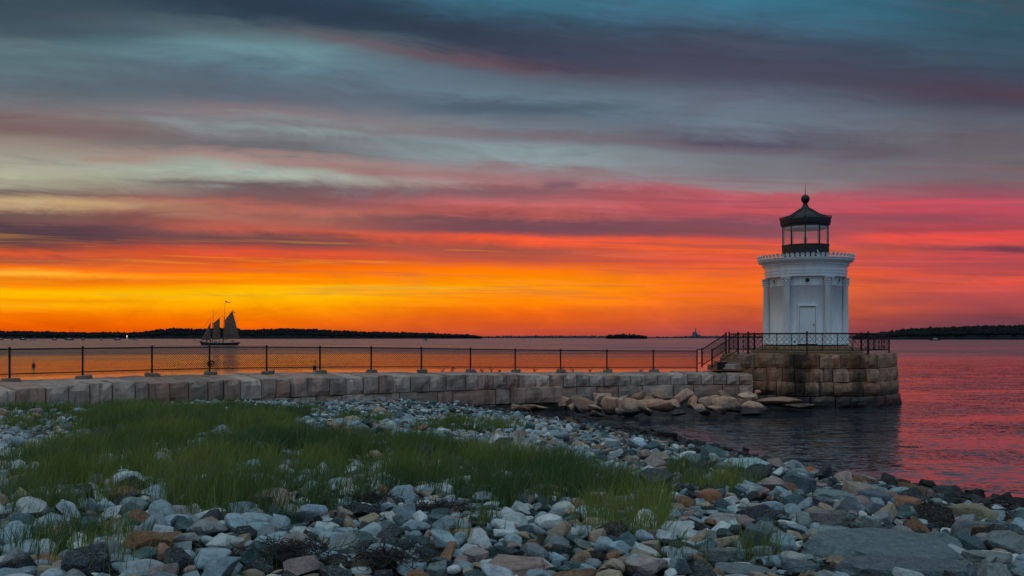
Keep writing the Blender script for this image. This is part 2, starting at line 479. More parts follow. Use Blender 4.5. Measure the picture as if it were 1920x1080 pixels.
def ground_h(x, y, micro=True):
    x = np.atleast_1d(np.asarray(x, float)); y = np.atleast_1d(np.asarray(y, float))
    out = np.empty(len(x))
    for i in range(0, len(x), 20000):
        q = np.c_[x[i:i + 20000], y[i:i + 20000]]
        d = np.linalg.norm(q[:, None] - A[None], axis=2)
        out[i:i + 20000] = d @ sol[:n_] + sol[n_] + q @ sol[n_ + 1:]
    if micro:
        out += .05 * np.sin(x * .9 + 1.3 * np.sin(y * .5)) * np.sin(y * .75 + .6) + .025 * np.sin(x * 2.3 + y * 1.1) * np.sin(y * 1.9 - x)
    return out


def behind_wall(x, y):
    """distance behind the front face of the breakwater (negative: beach side)"""
    x = np.atleast_1d(x); y = np.atleast_1d(y)
    # nearest path sample
    pts = PATH[::4]; nr = NRM[::4]
    out = np.empty(len(x))
    for i in range(0, len(x), 20000):
        q = np.c_[x[i:i + 20000], y[i:i + 20000]]
        d = ((q[:, None] - pts[None]) ** 2).sum(2); k = d.argmin(1)
        out[i:i + 20000] = ((q - pts[k]) * nr[k]).sum(1)
    return out


def gh(x, y): return float(ground_h([x], [y])[0])


def ground_at(px, py):
    """first point of the beach under an image point"""
    D = 4.0
    while D < 50:
        x = (px - 960) / F * D
        if CZ - (py - HY) / F * D < max(gh(x, D), 0): return x, D
        D += .05
    return x, D


# terrain mesh
gx = np.r_[np.linspace(-60, -22, 40), np.linspace(-21.5, 14, 240), np.linspace(14.5, 45, 50)]
gy = np.r_[np.linspace(-12, 3.5, 20), np.linspace(3.8, 46, 260), np.linspace(47, 60, 10)]
GX, GY = np.meshgrid(gx, gy)
H = ground_h(GX.ravel(), GY.ravel())
bw = behind_wall(GX.ravel(), GY.ravel())
H = np.where((bw > .9) & (GX.ravel() < TX0 + 5), np.minimum(H, -1.3 - .1 * np.clip(bw, 0, 30)), H)
H = np.where(GY.ravel() > 46, -3.5, H)
H = np.where(GX.ravel() > 44, -4, H)
nx_, ny_ = len(gx), len(gy)
idx = np.arange(nx_ * ny_).reshape(ny_, nx_)
q = np.stack([idx[:-1, :-1], idx[:-1, 1:], idx[1:, 1:], idx[1:, :-1]], -1).reshape(-1, 4)


def ground_mat():
    t = mat_new('beach_grit')
    pos = t.n.new('ShaderNodeNewGeometry').outputs['Position']
    n = t.noise(pos, 3, 6, .6); n2 = t.noise(pos, 45, 5, .7)
    c = t.mix(t.mr(n2, .35, .65), lin((24, 22, 19)), lin((58, 53, 46)))
    c = t.mix(t.mr(n, .5, .7), c, lin((44, 48, 28)))
    z = t.sep(pos)[2]
    c = t.mix(t.mr(z, .35, .1), c, lin((24, 21, 20)))
    t.l.new(c, t.p.inputs['Base Color']); t.p.inputs['Roughness'].default_value = .9
    bump(t, n2, .8, .05)
    return t.mat
obj('ground', npmesh('ground', np.c_[GX.ravel(), GY.ravel(), H], q, np.ones(len(q))), ground_mat(), kind='structure')


# seabed far out so the water has depth
bm = bmesh.new()
vs_ = [bm.verts.new(p) for p in ((-30000, -400, -6), (30000, -400, -6), (30000, 40000, -6), (-30000, 40000, -6))]
bm.faces.new(vs_)
obj('seabed', bm, simple('seabed_mud', (.03, .035, .03), .9), kind='structure')


def water_mat():
    t = mat_new('sea_water')
    p = t.p
    pos = t.n.new('ShaderNodeNewGeometry').outputs['Position']
    x, y, z = t.sep(pos)
    p.inputs['Base Color'].default_value = (.040, .045, .058, 1)
    p.inputs['IOR'].default_value = 1.6
    p.inputs['Specular IOR Level'].default_value = .5
    # beyond the lee of the breakwater the wind ruffles the water; nearer it lies in calm lanes
    dist = t.m('SQRT', t.m('ADD', t.m('MULTIPLY', x, x), t.m('MULTIPLY', y, y)))
    lanes = t.noise(t.scale(pos, (.010, .05, 1)), 1.0, 4, .6, .3)
    ruffle = t.mr(t.m('ADD', dist, t.m('MULTIPLY', t.m('SUBTRACT', lanes, .5), 90)), 115, 230)
    patch = t.mr(t.noise(t.scale(pos, (.12, .35, 1)), 1.0, 4, .6, .4), .38, .62)
    t.l.new(t.m('ADD', .045, t.m('MULTIPLY', ruffle, t.mr(lanes, .35, .65, .16, .30))), p.inputs['Roughness'])
    def slope(sc, det):
        n = t.n.new('ShaderNodeTexNoise'); t.l.new(t.scale(pos, sc), n.inputs['Vector'])
        n.inputs['Scale'].default_value = 1; n.inputs['Detail'].default_value = det; n.inputs['Roughness'].default_value = .55; n.inputs['Distortion'].default_value = .3
        v_ = t.n.new('ShaderNodeVectorMath'); v_.operation = 'SUBTRACT'; t.l.new(n.outputs['Color'], v_.inputs[0]); v_.inputs[1].default_value = (.5, .5, .5); return v_.outputs[0]
    def amp_(vec, a):
        v_ = t.n.new('ShaderNodeVectorMath'); v_.operation = 'SCALE'; t.l.new(vec, v_.inputs[0])
        t._in(v_.inputs['Scale'], a); return v_.outputs[0]
    def add_(a, b):
        v_ = t.n.new('ShaderNodeVectorMath'); t.l.new(a, v_.inputs[0]); t.l.new(b, v_.inputs[1]); return v_.outputs[0]
    k1 = t.m('ADD', t.m('MULTIPLY', patch, .10), t.m('ADD', .05, t.m('MULTIPLY', ruffle, .34)))
    k2 = t.m('ADD', t.m('MULTIPLY', patch, .40), t.m('ADD', .17, t.m('MULTIPLY', ruffle, .42)))
    k3 = t.m('ADD', t.m('MULTIPLY', patch, .60), t.m('ADD', .17, t.m('MULTIPLY', ruffle, .30)))
    sl = add_(amp_(slope((.35, 1.1, 1), 2), k1), add_(amp_(slope((1.3, 3.6, 1), 3), k2), amp_(slope((5, 12, 1), 2), k3)))
    sx, sy, sz = t.sep(sl)
    nv = t.n.new('ShaderNodeVectorMath'); nv.operation = 'NORMALIZE'; t.l.new(t.xyz(t.m('MULTIPLY', sx, .6), sy, 1.0), nv.inputs[0])
    t.l.new(nv.outputs[0], p.inputs['Normal'])
    return t.mat
bm = bmesh.new()
ys = [-300, 0, 60, 300, 1500, 6000, 26000]; xs_ = [-26000, -3000, -300, -60, 60, 300, 3000, 26000]
g = [[bm.verts.new((X, Y, 0)) for X in xs_] for Y in ys]
for i in range(len(ys) - 1):
    for j in range(len(xs_) - 1):
        bm.faces.new((g[i][j], g[i][j + 1], g[i + 1][j + 1], g[i + 1][j]))
obj('water', bm, water_mat(), kind='structure')


# ------------------------------------------------------------------ far shores
def forest_mat(name, c1, c2):
    t = mat_new(name)
    pos = t.n.new('ShaderNodeNewGeometry').outputs['Position']
    n = t.noise(pos, .05, 5, .6)
    t.l.new(t.mix(t.mr(n, .35, .65), c1, c2), t.p.inputs['Base Color']); t.p.inputs['Roughness'].default_value = 1
    t.p.inputs['Specular IOR Level'].default_value = .1
    return t.mat
M_for = forest_mat('far_forest', (.010, .013, .016), (.018, .022, .022))
M_for_haze = forest_mat('hazed_forest', (.030, .045, .060), (.04, .06, .075))  # distance haze is put into this paler, bluer forest colour


def blob_verts(sub):
    b = bmesh.new(); bmesh.ops.create_icosphere(b, subdivisions=sub, radius=1)
    V = np.array([x.co[:] for x in b.verts]); Fc = np.array([[x.index for x in f.verts] for f in b.faces]); b.free()
    return V, Fc
ICO1, ICO2, ICO3, ICO4 = (blob_verts(i) for i in (1, 2, 3, 4))


def shore(name, prof, D, tree, mat, ntree, label=None):
    """prof: [(px, y of skyline)]"""
    pxs = np.arange(prof[0][0], prof[-1][0] + 1, 4.0)
    yt = np.interp(pxs, [p[0] for p in prof], [p[1] for p in prof])
    crest = np.maximum(CZ + (HY - yt) / F * (D + 120) - tree * 1.15, .5)
    rows = []
    for dD, k in ((0, -.6), (6, .35), (50, .75), (120, 1), (260, .9), (420, -.3)):
        z = np.where(k > 0, crest * k, k)
        z = z + (k > .5) * np.interp(pxs, pxs[::6], rng.normal(0, .5, len(pxs[::6])))
        rows.append(np.c_[(pxs - 960) / F * (D + dD), np.full(len(pxs), D + dD), z])
    V = np.concatenate(rows); n = len(pxs)
    ii = np.arange(len(rows) * n).reshape(len(rows), n)
    qq = np.stack([ii[:-1, :-1], ii[:-1, 1:], ii[1:, 1:], ii[1:, :-1]], -1).reshape(-1, 4)
    obj(name, npmesh(name, V, qq, np.ones(len(qq))), mat, kind='structure')
    v0, f0 = ICO1; VV = []; FF = []
    for i in range(ntree):
        p = rng.uniform(prof[0][0] + 2, prof[-1][0] - 2); dD = rng.choice([rng.uniform(6, 50), rng.uniform(60, 150)])
        c = np.interp(p, pxs, crest); k = np.interp(dD, [0, 6, 50, 120, 260], [0, .35, .75, 1, .9])
        h = tree * rng.uniform(.55, 1.25) * (1.0 if rng.random() > .08 else 1.3); w = h * rng.uniform(.35, .75)
        j = v0 * rng.uniform(.8, 1.2, (len(v0), 1))
        j = j * np.array([w, w, h * .6]) + np.array([(p - 960) / F * (D + dD), D + dD, c * k + h * .5])
        FF.append(f0 + len(VV) * len(v0)); VV.append(j)
    obj(name + '_trees', npmesh(name, np.concatenate(VV), np.concatenate(FF)), mat, kind='stuff',
        label=label or 'dark mass of trees along the far shore', cat='trees')


shore('far_hills', [(-260, 616), (-100, 618), (0, 619.5), (60, 620.5), (160, 622.5), (260, 622.5), (285, 619), (300, 616), (340, 614.5), (380, 616), (440, 613.5), (452, 617), (470, 618), (500, 616), (540, 615), (590, 617), (640, 619.5), (700, 621.5), (760, 622.5), (830, 625), (880, 627.5), (905, 631)], 2600, 5.5, M_for, 5200,
      'dark wooded shore behind the schooner, low at left and humped in the middle')
shore('distant_coast', [(780, 629.5), (900, 630), (940, 629), (1080, 628.6), (1140, 629), (1215, 630.8), (1260, 630.6), (1285, 629.3), (1300, 628.6), (1350, 629), (1430, 629.2), (1500, 629), (1700, 629), (1990, 629)], 4300, 4, M_for_haze, 1500,
      'thin blue line of distant wooded coast with the power station')
shore('wooded_island', [(1136, 631), (1142, 628.5), (1150, 627), (1168, 626.3), (1190, 627), (1205, 629), (1214, 631.5)], 2300, 6, M_for, 260,
      'small dark wooded island left of the distant power station')
shore('near_headland', [(1600, 629), (1635, 625), (1652, 622), (1665, 621.5), (1690, 617.5), (1720, 615), (1760, 613.5), (1800, 612.5), (1850, 609.5), (1880, 610.5), (1920, 609), (2000, 607), (2200, 606)], 1500, 4.0, M_for, 4200,
      'dark wooded headland right of the lighthouse')

# power station
P = at(1304.5, 628.5, 4340); ps = empty('power_station', (P.x, P.y, 6), label='tiny distant power station with one tall chimney on the blue coast', cat='power station')
M_ps = simple('power_station_concrete', (.12, .15, .18), .9, 0, .1, .02, 0)
sc = 4340 / F
bm = bmesh.new(); bar(bm, (0, 0, 0), (0, 0, CZ + 18 * sc - 6), 3.4, 12, 2.4); obj('chimney', bm, M_ps, ps)
bm = bmesh.new(); box(bm, (-4, 0, 8), (22, 20, 24)); box(bm, (-9, 0, 22), (8, 16, 8)); obj('boiler_house', bm, M_ps, ps)
bm = bmesh.new(); box(bm, (12, 0, 4), (20, 20, 14)); obj('turbine_hall', bm, M_ps, ps)
bm = bmesh.new(); bar(bm, (19, 0, 0), (19, 0, CZ + 14.5 * sc - 6), 1.0, 8, .8); obj('mast', bm, M_ps, ps)


# ------------------------------------------------------------------ rough stone blocks that follow a curve
def grid_box(xs, ys, zs):
    """surface grid of a box, returns verts in index space and quads"""
    nx, ny, nz = len(xs), len(ys), len(zs); V = []; idd = {}
    def vid(i, j, k):
        key = (i, j, k)
        if key not in idd: idd[key] = len(V); V.append((xs[i], ys[j], zs[k]))
        return idd[key]
    Q = []
    for i in range(nx - 1):
        for j in range(ny - 1):
            Q.append((vid(i, j, 0), vid(i, j + 1, 0), vid(i + 1, j + 1, 0), vid(i + 1, j, 0)))
            Q.append((vid(i, j, nz - 1), vid(i + 1, j, nz - 1), vid(i + 1, j + 1, nz - 1), vid(i, j + 1, nz - 1)))
    for i in range(nx - 1):
        for k in range(nz - 1):
            Q.append((vid(i, 0, k), vid(i + 1, 0, k), vid(i + 1, 0, k + 1), vid(i, 0, k + 1)))
            Q.append((vid(i, ny - 1, k), vid(i, ny - 1, k + 1), vid(i + 1, ny - 1, k + 1), vid(i + 1, ny - 1, k)))
    for j in range(ny - 1):
        for k in range(nz - 1):
            Q.append((vid(0, j, k), vid(0, j, k + 1), vid(0, j + 1, k + 1), vid(0, j + 1, k)))
            Q.append((vid(nx - 1, j, k), vid(nx - 1, j + 1, k), vid(nx - 1, j + 1, k + 1), vid(nx - 1, j, k + 1)))
    return np.array(V), Q


def block(name, s0, s1, d0, d1, z0, z1, fn, mat, parent, rad=.05, rough=.05, seed=0, chip=.35, step=.28, group=None, rise=0.0):
    """one rock-faced stone between s0..s1 along a curve, d0..d1 into the wall; fn(s,d)->(x,y)"""
    def axis(a, b, r, st):
        n = max(1, int(round((b - a - 2 * r) / st)))
        return [a, a + r] + list(np.linspace(a + r, b - r, n + 1))[1:-1] + [b - r, b]
    r = min(rad, (s1 - s0) * .25, (z1 - z0) * .25)
    xs = axis(s0, s1, r, step); zs = axis(z0, z1, r, step * .8); ys = [d0, d0 + r, d0 + .35, (d0 + d1) / 2, d1]
    V, Q = grid_box(xs, ys, zs)
    c0 = np.array([s0 + r, d0 + r, z0 + r]); c1 = np.array([s1 - r, d1, z1 - r])
    inner = np.clip(V, c0, c1); dlt = V - inner; L = np.linalg.norm(dlt, axis=1)
    k = L > 1e-9; V[k] = inner[k] + dlt[k] / L[k, None] * r
    rr = random.Random(seed)
    chips = [(rr.uniform(s0, s1), z1 if rr.random() < .7 else z0, rr.uniform(.15, .4), rr.uniform(.05, .16)) for _ in range(2)] if rr.random() < chip * 2 else []
    for i, p in enumerate(V):
        sv = Vector((p[0] * 1.0 + seed * 3.7, p[1] * 1.0, p[2] * 1.0))
        nn = mnoise.fractal(sv * 2.1, 1, 2, 4)
        n2 = mnoise.noise(sv * 1.7 + Vector((9, 4, 2)))
        if p[1] < d0 + .3:
            edge = min(p[0] - s0, s1 - p[0], p[2] - z0, z1 - p[2])
            bulge = min(1, max(0, edge) / .16)
            p[1] -= rough * (1.3 * bulge * (.6 + .8 * nn) + .4 * n2)
            for cx, cz, cr, cd in chips:
                q_ = math.hypot(p[0] - cx, (p[2] - cz) * 1.3)
                if q_ < cr: p[1] += cd * (1 - q_ / cr)
        if p[2] > z1 - r * 1.1: p[2] += rough * .8 * n2 + rough * .5 * mnoise.noise(sv * .9 + Vector((3, 3, 3)))
    X, Y = fn(V[:, 0], V[:, 1])
    if rise: V[:, 2] += np.where(V[:, 2] > z1 - .15, rise * np.clip((V[:, 1] - d0) / 1.7, 0, 1), 0)      # the top slopes up to the back
    me = bpy.data.meshes.new(name)
    me.from_pydata(np.c_[X, Y, V[:, 2]].tolist(), [], Q); me.update()
    return obj(name, me, mat, parent, group=group)


# breakwater
bwo = empty('breakwater', (0, 0, 0), label='long granite block breakwater running from the left edge to the lighthouse platform', cat='sea wall')
seams1 = [-290, -235, -180, -120, -70, -22, 29, 87, 128, 170, 211, 253, 279, 318, 354, 390, 419, 451, 490, 518, 546, 577, 618, 650, 682, 710, 737, 770, 806, 837, 873, 896, 925, 949, 974, 1006, 1031, 1057, 1081, 1106, 1133, 1160, 1183, 1209, 1234, 1258, 1290, 1315, 1338, 1363, 1386, 1412]
seams2 = [-300, -200, -100, -10, 80, 150, 240, 330, 395, 455, 515, 565, 594, 642, 702, 750, 821, 850, 930, 957, 1050, 1082, 1118, 1160, 1205, 1262, 1300, 1355, 1386, 1412]
G = .015
def wz(px):
    y = np.interp(px, [0, 200, 500, 800, 960, 1380], [731, 719, 711, 704.5, 703, 702.5])
    return CZ - (y - HY) / F * (D_fence(px) - np.interp(px, [900, 1300], [2.0, 1.5]))
topy = {18: 653, 155: 651.5, 285: 650, 393: 649.3, 500: 649.3, 600: 650, 696: 650.8, 790: 652, 882: 653.3, 966: 654.6, 1051: 655.6, 1138: 656.5, 1225: 656.8, 1307: 657}
def fence_foot(px):
    return CZ - (float(np.interp(px, list(topy), list(topy.values()))) - HY) / F * D_fence(px) - 1.02
sd = 1
for a, b in zip(seams1[:-1], seams1[1:]):
    sd += 1; zt = float(wz((a + b) / 2)) + random.uniform(-.045, .045)
    block('stone_block', s_of_px(a) + G, s_of_px(b) - G, random.uniform(-.05, .04), 2.65, 1.08, zt, wall_xy, M_wall, bwo, .025, .06, sd, .9, .22, rise=max(0, fence_foot((a + b) / 2) - .08 - zt))
for a, b in zip(seams2[:-1], seams2[1:]):
    sd += 1; d0 = -.30 if a == 957 else random.uniform(-.03, .05)
    block('stone_block', s_of_px(a) + G, s_of_px(b) - G, d0, 2.6, .40, 1.08 - .012 + (.05 if a == 957 else 0), wall_xy, M_wall, bwo, .025, .055, sd, .6, .26)
for a, b in zip(range(600, 1400, 66), range(666, 1466, 66)):
    sd += 1
    block('stone_block', s_of_px(a) + G, s_of_px(min(b, 1412)) - G, random.uniform(-.1, .1), 2.6, -.9, .388, wall_xy, M_wall, bwo, .06, .05, sd, .3, .4)

# platform
OCT_R = 4.56
def oct_pts(R): return [(TX0 + R * math.sin(PHI0 + k * math.pi / 4), TY0 - R * math.cos(PHI0 + k * math.pi / 4)) for k in range(-4, 5)]
O = np.array(oct_pts(1.0)); side_l = 2 * math.sin(math.pi / 8)
def plat_fn(R):
    def f(s, d):
        s = np.asarray(s) / (side_l * R); s = np.clip(s, 0, 8 - 1e-6); k = np.floor(s).astype(int); f_ = s - k
        p = O[k] * (1 - f_)[:, None] + O[k + 1] * f_[:, None]
        rad = (p - np.array([TX0, TY0])) * (R - np.asarray(d) / math.cos(math.pi / 8))[:, None]
        return TX0 + rad[:, 0], TY0 + rad[:, 1]
    return f
plo = empty('stone_platform', (0, 0, 0), label='eight-sided stained stone platform carrying the white lighthouse above the water', cat='platform')
courses = [(1.90, PLAT_Z, 4.36, [1352, 1383, 1413.6, 1488, 1537, 1575, 1614, 1645, 1680]),
           (1.24, 1.89, 4.42, [1350, 1380, 1411, 1436, 1466, 1490, 1517, 1545, 1562, 1593, 1625, 1648, 1683]),
           (.56, 1.23, 4.50, [1348, 1385, 1411, 1455, 1491, 1508, 1537, 1563, 1619, 1650, 1686]),
           (-.06, .55, 4.60, [1346, 1400, 1455, 1520, 1566, 1595, 1640, 1662, 1689]),
           (-.9, -.07, 4.66, [1344, 1440, 1500, 1560, 1620, 1690])]
for z0, z1, R, seams in courses:
    fn = plat_fn(R); ss = np.linspace(side_l * R * 2.0, side_l * R * 6.0, 400)      # the half that faces the shore
    x, y = fn(ss, np.zeros(400)); px = 960 + x / y * F
    mono = np.maximum.accumulate(px)
    sl = [float(np.interp(p, mono, ss)) for p in seams]
    sl[0] = ss[0]; sl[-1] = ss[-1]
    # the far half in blocks of about a metre and a half
    tot = side_l * R * 8
    extra = list(np.linspace(sl[-1], tot, 7)); extra0 = list(np.linspace(0, sl[0], 7))
    allp = extra0[:-1] + sl + extra[1:]
    for a, b in zip(allp[:-1], allp[1:]):
        if b - a < .15: continue
        sd += 1
        vis = a >= ss[0] - .1 and b <= ss[-1] + .1
        block('stone_block', a + .014, b - .014, random.uniform(-.06, .06), 1.2, z0 + .004, z1 + random.uniform(-.008, .008), fn, M_plat, plo, .025, .07 if vis else .03, sd, .7, .22 if vis else .6)
bm = bmesh.new(); lathe(bm, [(3.6, -1), (3.6, PLAT_Z - .03)], 8, (TX0, TY0, 0), PHI0); obj('paving', bm, M_tan, plo)

# stone steps up from the walkway
st = empty('stone_steps', (0, 0, 0), label='short flight of stone steps from the breakwater up to the lighthouse platform', cat='steps')
for i in range(4):
    x0 = (1333 + i * 8.5 - 960) / F * 45.9
    bm = bmesh.new(); ztop = 1.80 + .19 * (i + 1)
    box(bm, (x0 + .9, 45.9, (ztop + 1.7) / 2), (1.8 - i * .2, 1.75 - .02 * i, ztop - 1.7)); bmesh.ops.bevel(bm, geom=bm.edges[:], offset=.03, segments=1, affect='EDGES')
    obj('step', bm, M_plat, st)
bm = bmesh.new(); box(bm, (0, 0, .13), (.85, .5, .26)); bmesh.ops.bevel(bm, geom=bm.edges[:], offset=.02, segments=1, affect='EDGES')
P = at(1373, 700, 43.95); obj('stone_slab', bm, M_wall, None, loc=(P.x, 44.35, 1.82), label='pale loose stone slab lying beside the steps at the end of the breakwater', cat='slab')
bm = bmesh.new(); box(bm, (0, 0, .17), (.5, .35, .34)); box(bm, (0, 0, .36), (.54, .39, .05)); box(bm, (0, -.19, .2), (.3, .03, .16))
P = at(1353, 690, 44.2); obj('void_box', bm, M_dark, None, loc=(P.x, 44.3, 1.80), label='dark box standing in for the dark void beside the steps at the end of the breakwater', cat='box')  # dark box stands in for a dark void by the steps

# ------------------------------------------------------------------ lighthouse
def zt(y):
    k_ = 1.048 if y > 478 else (1.025 if y > 416 else 1.0)      # the front face stands nearer than the axis
    return CZ + (HY - y) / 35.4 / k_
lh = empty('lighthouse', (TX0 - .085, TY0, PLAT_Z), PHI0, label='small white round lighthouse with columns and a black lantern on top', cat='lighthouse')
lh.scale = (.945, .945, 1)
def L(name, bm, mat, smooth=False, parent=None, **k): return obj(name, bm, mat, parent or lh, smooth, **k)
def zz(y): return zt(y) - PLAT_Z
PH = math.radians(3.2)
bm = bmesh.new(); lathe(bm, [(2.95, -.02), (2.95, .12), (2.90, .15), (2.3, .15)], 8, phase=0); L('stone_course', bm, M_tan)
bm = bmesh.new(); lathe(bm, [(2.52, .15), (2.52, .36), (2.48, .38), (1.9, .38)], 48); L('stone_course', bm, M_tan)
bm = bmesh.new(); lathe(bm, [(2.22, .38), (2.24, .40), (2.24, .44), (2.1, .46)], 64); L('base_ring', bm, M_black)
# drum
bm = bmesh.new(); lathe(bm, [(2.08, .46), (2.08, .52), (2.0, .56), (1.93, .60), (1.93, zz(534)), (1.96, zz(533.5)), (1.96, zz(532)), (1.93, zz(531.5)), (1.93, zz(515))], 96, cap=False)
L('drum_wall', bm, M_white, True)
for k in range(6):
    a = PH + math.radians(30 + 60 * k)
    cx, cy = 2.10 * math.sin(a), -2.10 * math.cos(a)
    col = empty('column', (cx, cy, 0)); col.parent = lh; col.rotation_euler = (0, 0, a)
    bm = bmesh.new()
    lathe(bm, [(.185, .62), (.185, 1.4), (.160, zz(535)), (.17, zz(534.5)), (.17, zz(533.5)), (.150, zz(533))], 24, cap=False)
    obj('shaft', bm, M_white, col, True)
    bm = bmesh.new(); box(bm, (0, 0, .49), (.46, .46, .07)); lathe(bm, [(.22, .525), (.235, .545), (.22, .57), (.195, .58), (.205, .60), (.185, .625)], 24); obj('column_base', bm, M_white, col)
    # leafy capital
    bm = bmesh.new(); zb = zz(533); zc = zz(517.5); hh = zc - zb
    lathe(bm, [(.155, zb), (.16, zb + hh * .5), (.21, zb + hh * .85), (.2, zc - .05)], 20)
    for tier, (n, h0, ht, out, ph) in enumerate(((8, 0, .42, .085, 0), (8, .2, .48, .12, .39), (4, .45, .5, .17, .785))):
        for i in range(n):
            b = ph + 2 * math.pi * i / n; w = (.075, .07, .06)[tier]; prev = None
            for j in range(6):
                u = j / 5; rr_ = .165 + out * u ** 2.2 + .01; z = zb + hh * (h0 + ht * (u if u < .85 else .85 - (u - .85) * 1.6)); ww = w * (1 - .55 * u ** 2) * (1 + .25 * (j % 2))
                pts = []
                for e in (-1, 0, 1):
                    rx = rr_ + (.022 if e == 0 else 0)
                    pts.append(bm.verts.new((rx * math.sin(b) + e * ww * math.cos(b), -rx * math.cos(b) + e * ww * math.sin(b), z)))
                if prev:
                    for e in (0, 1): bm.faces.new((prev[e], prev[e + 1], pts[e + 1], pts[e]))
                prev = pts
    for sx in (-1, 1):
        for sy in (-1, 1): sphere(bm, (sx * .19, sy * .19, zc - .085), .05, 8, 6, (1, 1, 1.1))
    box(bm, (0, 0, zc - .02), (.48, .48, .045))
    obj('capital', bm, M_white, col)
    # round ventilator window between the columns
    a2 = PH + math.radians(60 * k); px_, py_ = 1.93 * math.sin(a2), -1.93 * math.cos(a2)
    ph_o = empty('porthole', (px_, py_, zz(524.3))); ph_o.parent = lh; ph_o.rotation_euler = (math.radians(90), 0, a2)
    bm = bmesh.new(); n = 24; pr = [(.115, -.02), (.115, .03), (.14, .055), (.175, .04), (.18, -.02)]
    rings = [[bm.verts.new((r * math.cos(2 * math.pi * i / n), r * math.sin(2 * math.pi * i / n), z)) for i in range(n)] for r, z in pr]
    for r0, r1 in zip(rings[:-1], rings[1:]):
        for i in range(n): bm.faces.new((r0[i], r1[i], r1[(i + 1) % n], r0[(i + 1) % n]))
    obj('ring', bm, M_white, ph_o, True)
    bm = bmesh.new(); bmesh.ops.create_circle(bm, cap_ends=True, segments=24, radius=.116, matrix=Matrix.Translation((0, 0, .012))); obj('pane', bm, M_dark, ph_o)

# entablature: architrave, frieze, cornice
bm = bmesh.new()
lathe(bm, [(1.96, zz(517)), (2.19, zz(516.5)), (2.19, zz(511.5)), (2.215, zz(511)), (2.215, zz(506)), (2.235, zz(505.5)), (2.235, zz(503.5)), (2.20, zz(503)), (2.20, zz(498)), (2.24, zz(497.5)), (2.24, zz(495.5)), (2.22, zz(495)), (2.22, zz(491))], 96, cap=False)
L('entablature', bm, M_white)
bm = bmesh.new()
lathe(bm, [(2.22, zz(491)), (2.30, zz(490.5)), (2.36, zz(489)), (2.40, zz(487.5)), (2.42, zz(487)), (2.52, zz(486.5)), (2.55, zz(485)), (2.56, zz(483)), (2.60, zz(482)), (2.60, zz(481)), (1.2, zz(480.5))], 96, cap=False)
L('cornice', bm, M_white)
bm = bmesh.new()
for i in range(110):
    a = 2 * math.pi * i / 110; M = Matrix.Rotation(a, 4, 'Z'); box(bm, (0, -2.275, zz(492.6)), (.065, .11, .085), M)
L('dentil_row', bm, M_white, kind='stuff')
# crest of fan shaped ornaments round the gallery: shared mesh
def fan_mesh():
    b = bmesh.new(); n = 9
    for zoff in (0,):
        base = [(-.035, 0), (-.03, .05)]
        outl = [(-.035, 0)] + [(.098 * math.sin(t) * (1 + .10 * (i % 2)), .115 - .095 * math.cos(t) * (1 + .10 * (i % 2))) for i, t in enumerate(np.linspace(math.radians(-28), math.radians(-332), 15))] + [(.035, 0)]
        f0 = [b.verts.new((x, -.018 - .10 * (y / .21) ** 2, y)) for x, y in outl]; f1 = [b.verts.new((x, .018 - .10 * (y / .21) ** 2, y)) for x, y in outl]
        c0 = b.verts.new((0, -.05, .10)); c1 = b.verts.new((0, 0, .10)); m = len(outl)
        for i in range(m):
            j = (i + 1) % m
            b.faces.new((c0, f0[i], f0[j])); b.faces.new((c1, f1[j], f1[i])); b.faces.new((f0[i], f1[i], f1[j], f0[j]))
    bmesh.ops.recalc_face_normals(b, faces=b.faces[:])
    me = bpy.data.meshes.new('crest'); b.to_mesh(me); b.free(); me.materials.append(M_white); return me
fm = fan_mesh(); NF = 60
for i in range(NF):
    a = 2 * math.pi * (i + .5) / NF
    o = bpy.data.objects.new('crest_ornament', fm); COL.objects.link(o); o.parent = lh
    o.location = (2.53 * math.sin(a), -2.53 * math.cos(a), zz(481.2)); o.rotation_euler = (0, 0, a)
# door
dr = empty('door', (1.955 * math.sin(PH), -1.955 * math.cos(PH), .46)); dr.parent = lh; dr.rotation_euler = (0, 0, PH)
dh = zz(575) - .50
bm = bmesh.new(); box(bm, (0, -.012, dh / 2 + .035), (.80, .06, dh - .035))
obj('leaf', bm, M_white, dr)
bm = bmesh.new(); box(bm, (0, .0, dh / 2 + .04), (.87, .05, dh)); obj('gap_shade', bm, M_dark, dr)  # dark sheet behind the leaf, painted shade for the gap round it
bm = bmesh.new()
for sx in (-1, 1): box(bm, (sx * .45, -.02, dh / 2 + .045), (.065, .14, dh + .09))
box(bm, (0, -.025, dh + .105), (1.02, .16, .06)); obj('door_frame', bm, M_white, dr)
bm = bmesh.new(); box(bm, (0, -.08, .025), (1.0, .22, .04)); obj('threshold', bm, M_black, dr)
bm = bmesh.new(); sphere(bm, (.32, -.075, 1.02), .032, 10, 8); bar(bm, (.32, -.03, 1.02), (.32, -.07, 1.02), .014); obj('knob', bm, M_black, dr)
bm = bmesh.new(); box(bm, (-.0, -.042, .66), (.5, .012, .05)); obj('kick_rail', bm, M_white, dr)
bm = bmesh.new(); a = PH + math.radians(-19); lathe(bm, [(.05, 0), (.05, .03)], 12, (0, 0, 0)); o = L('vent', bm, M_dark); o.location = (2.0 * math.sin(a), -2.0 * math.cos(a), zz(641)); o.rotation_euler = (math.radians(90), 0, a)

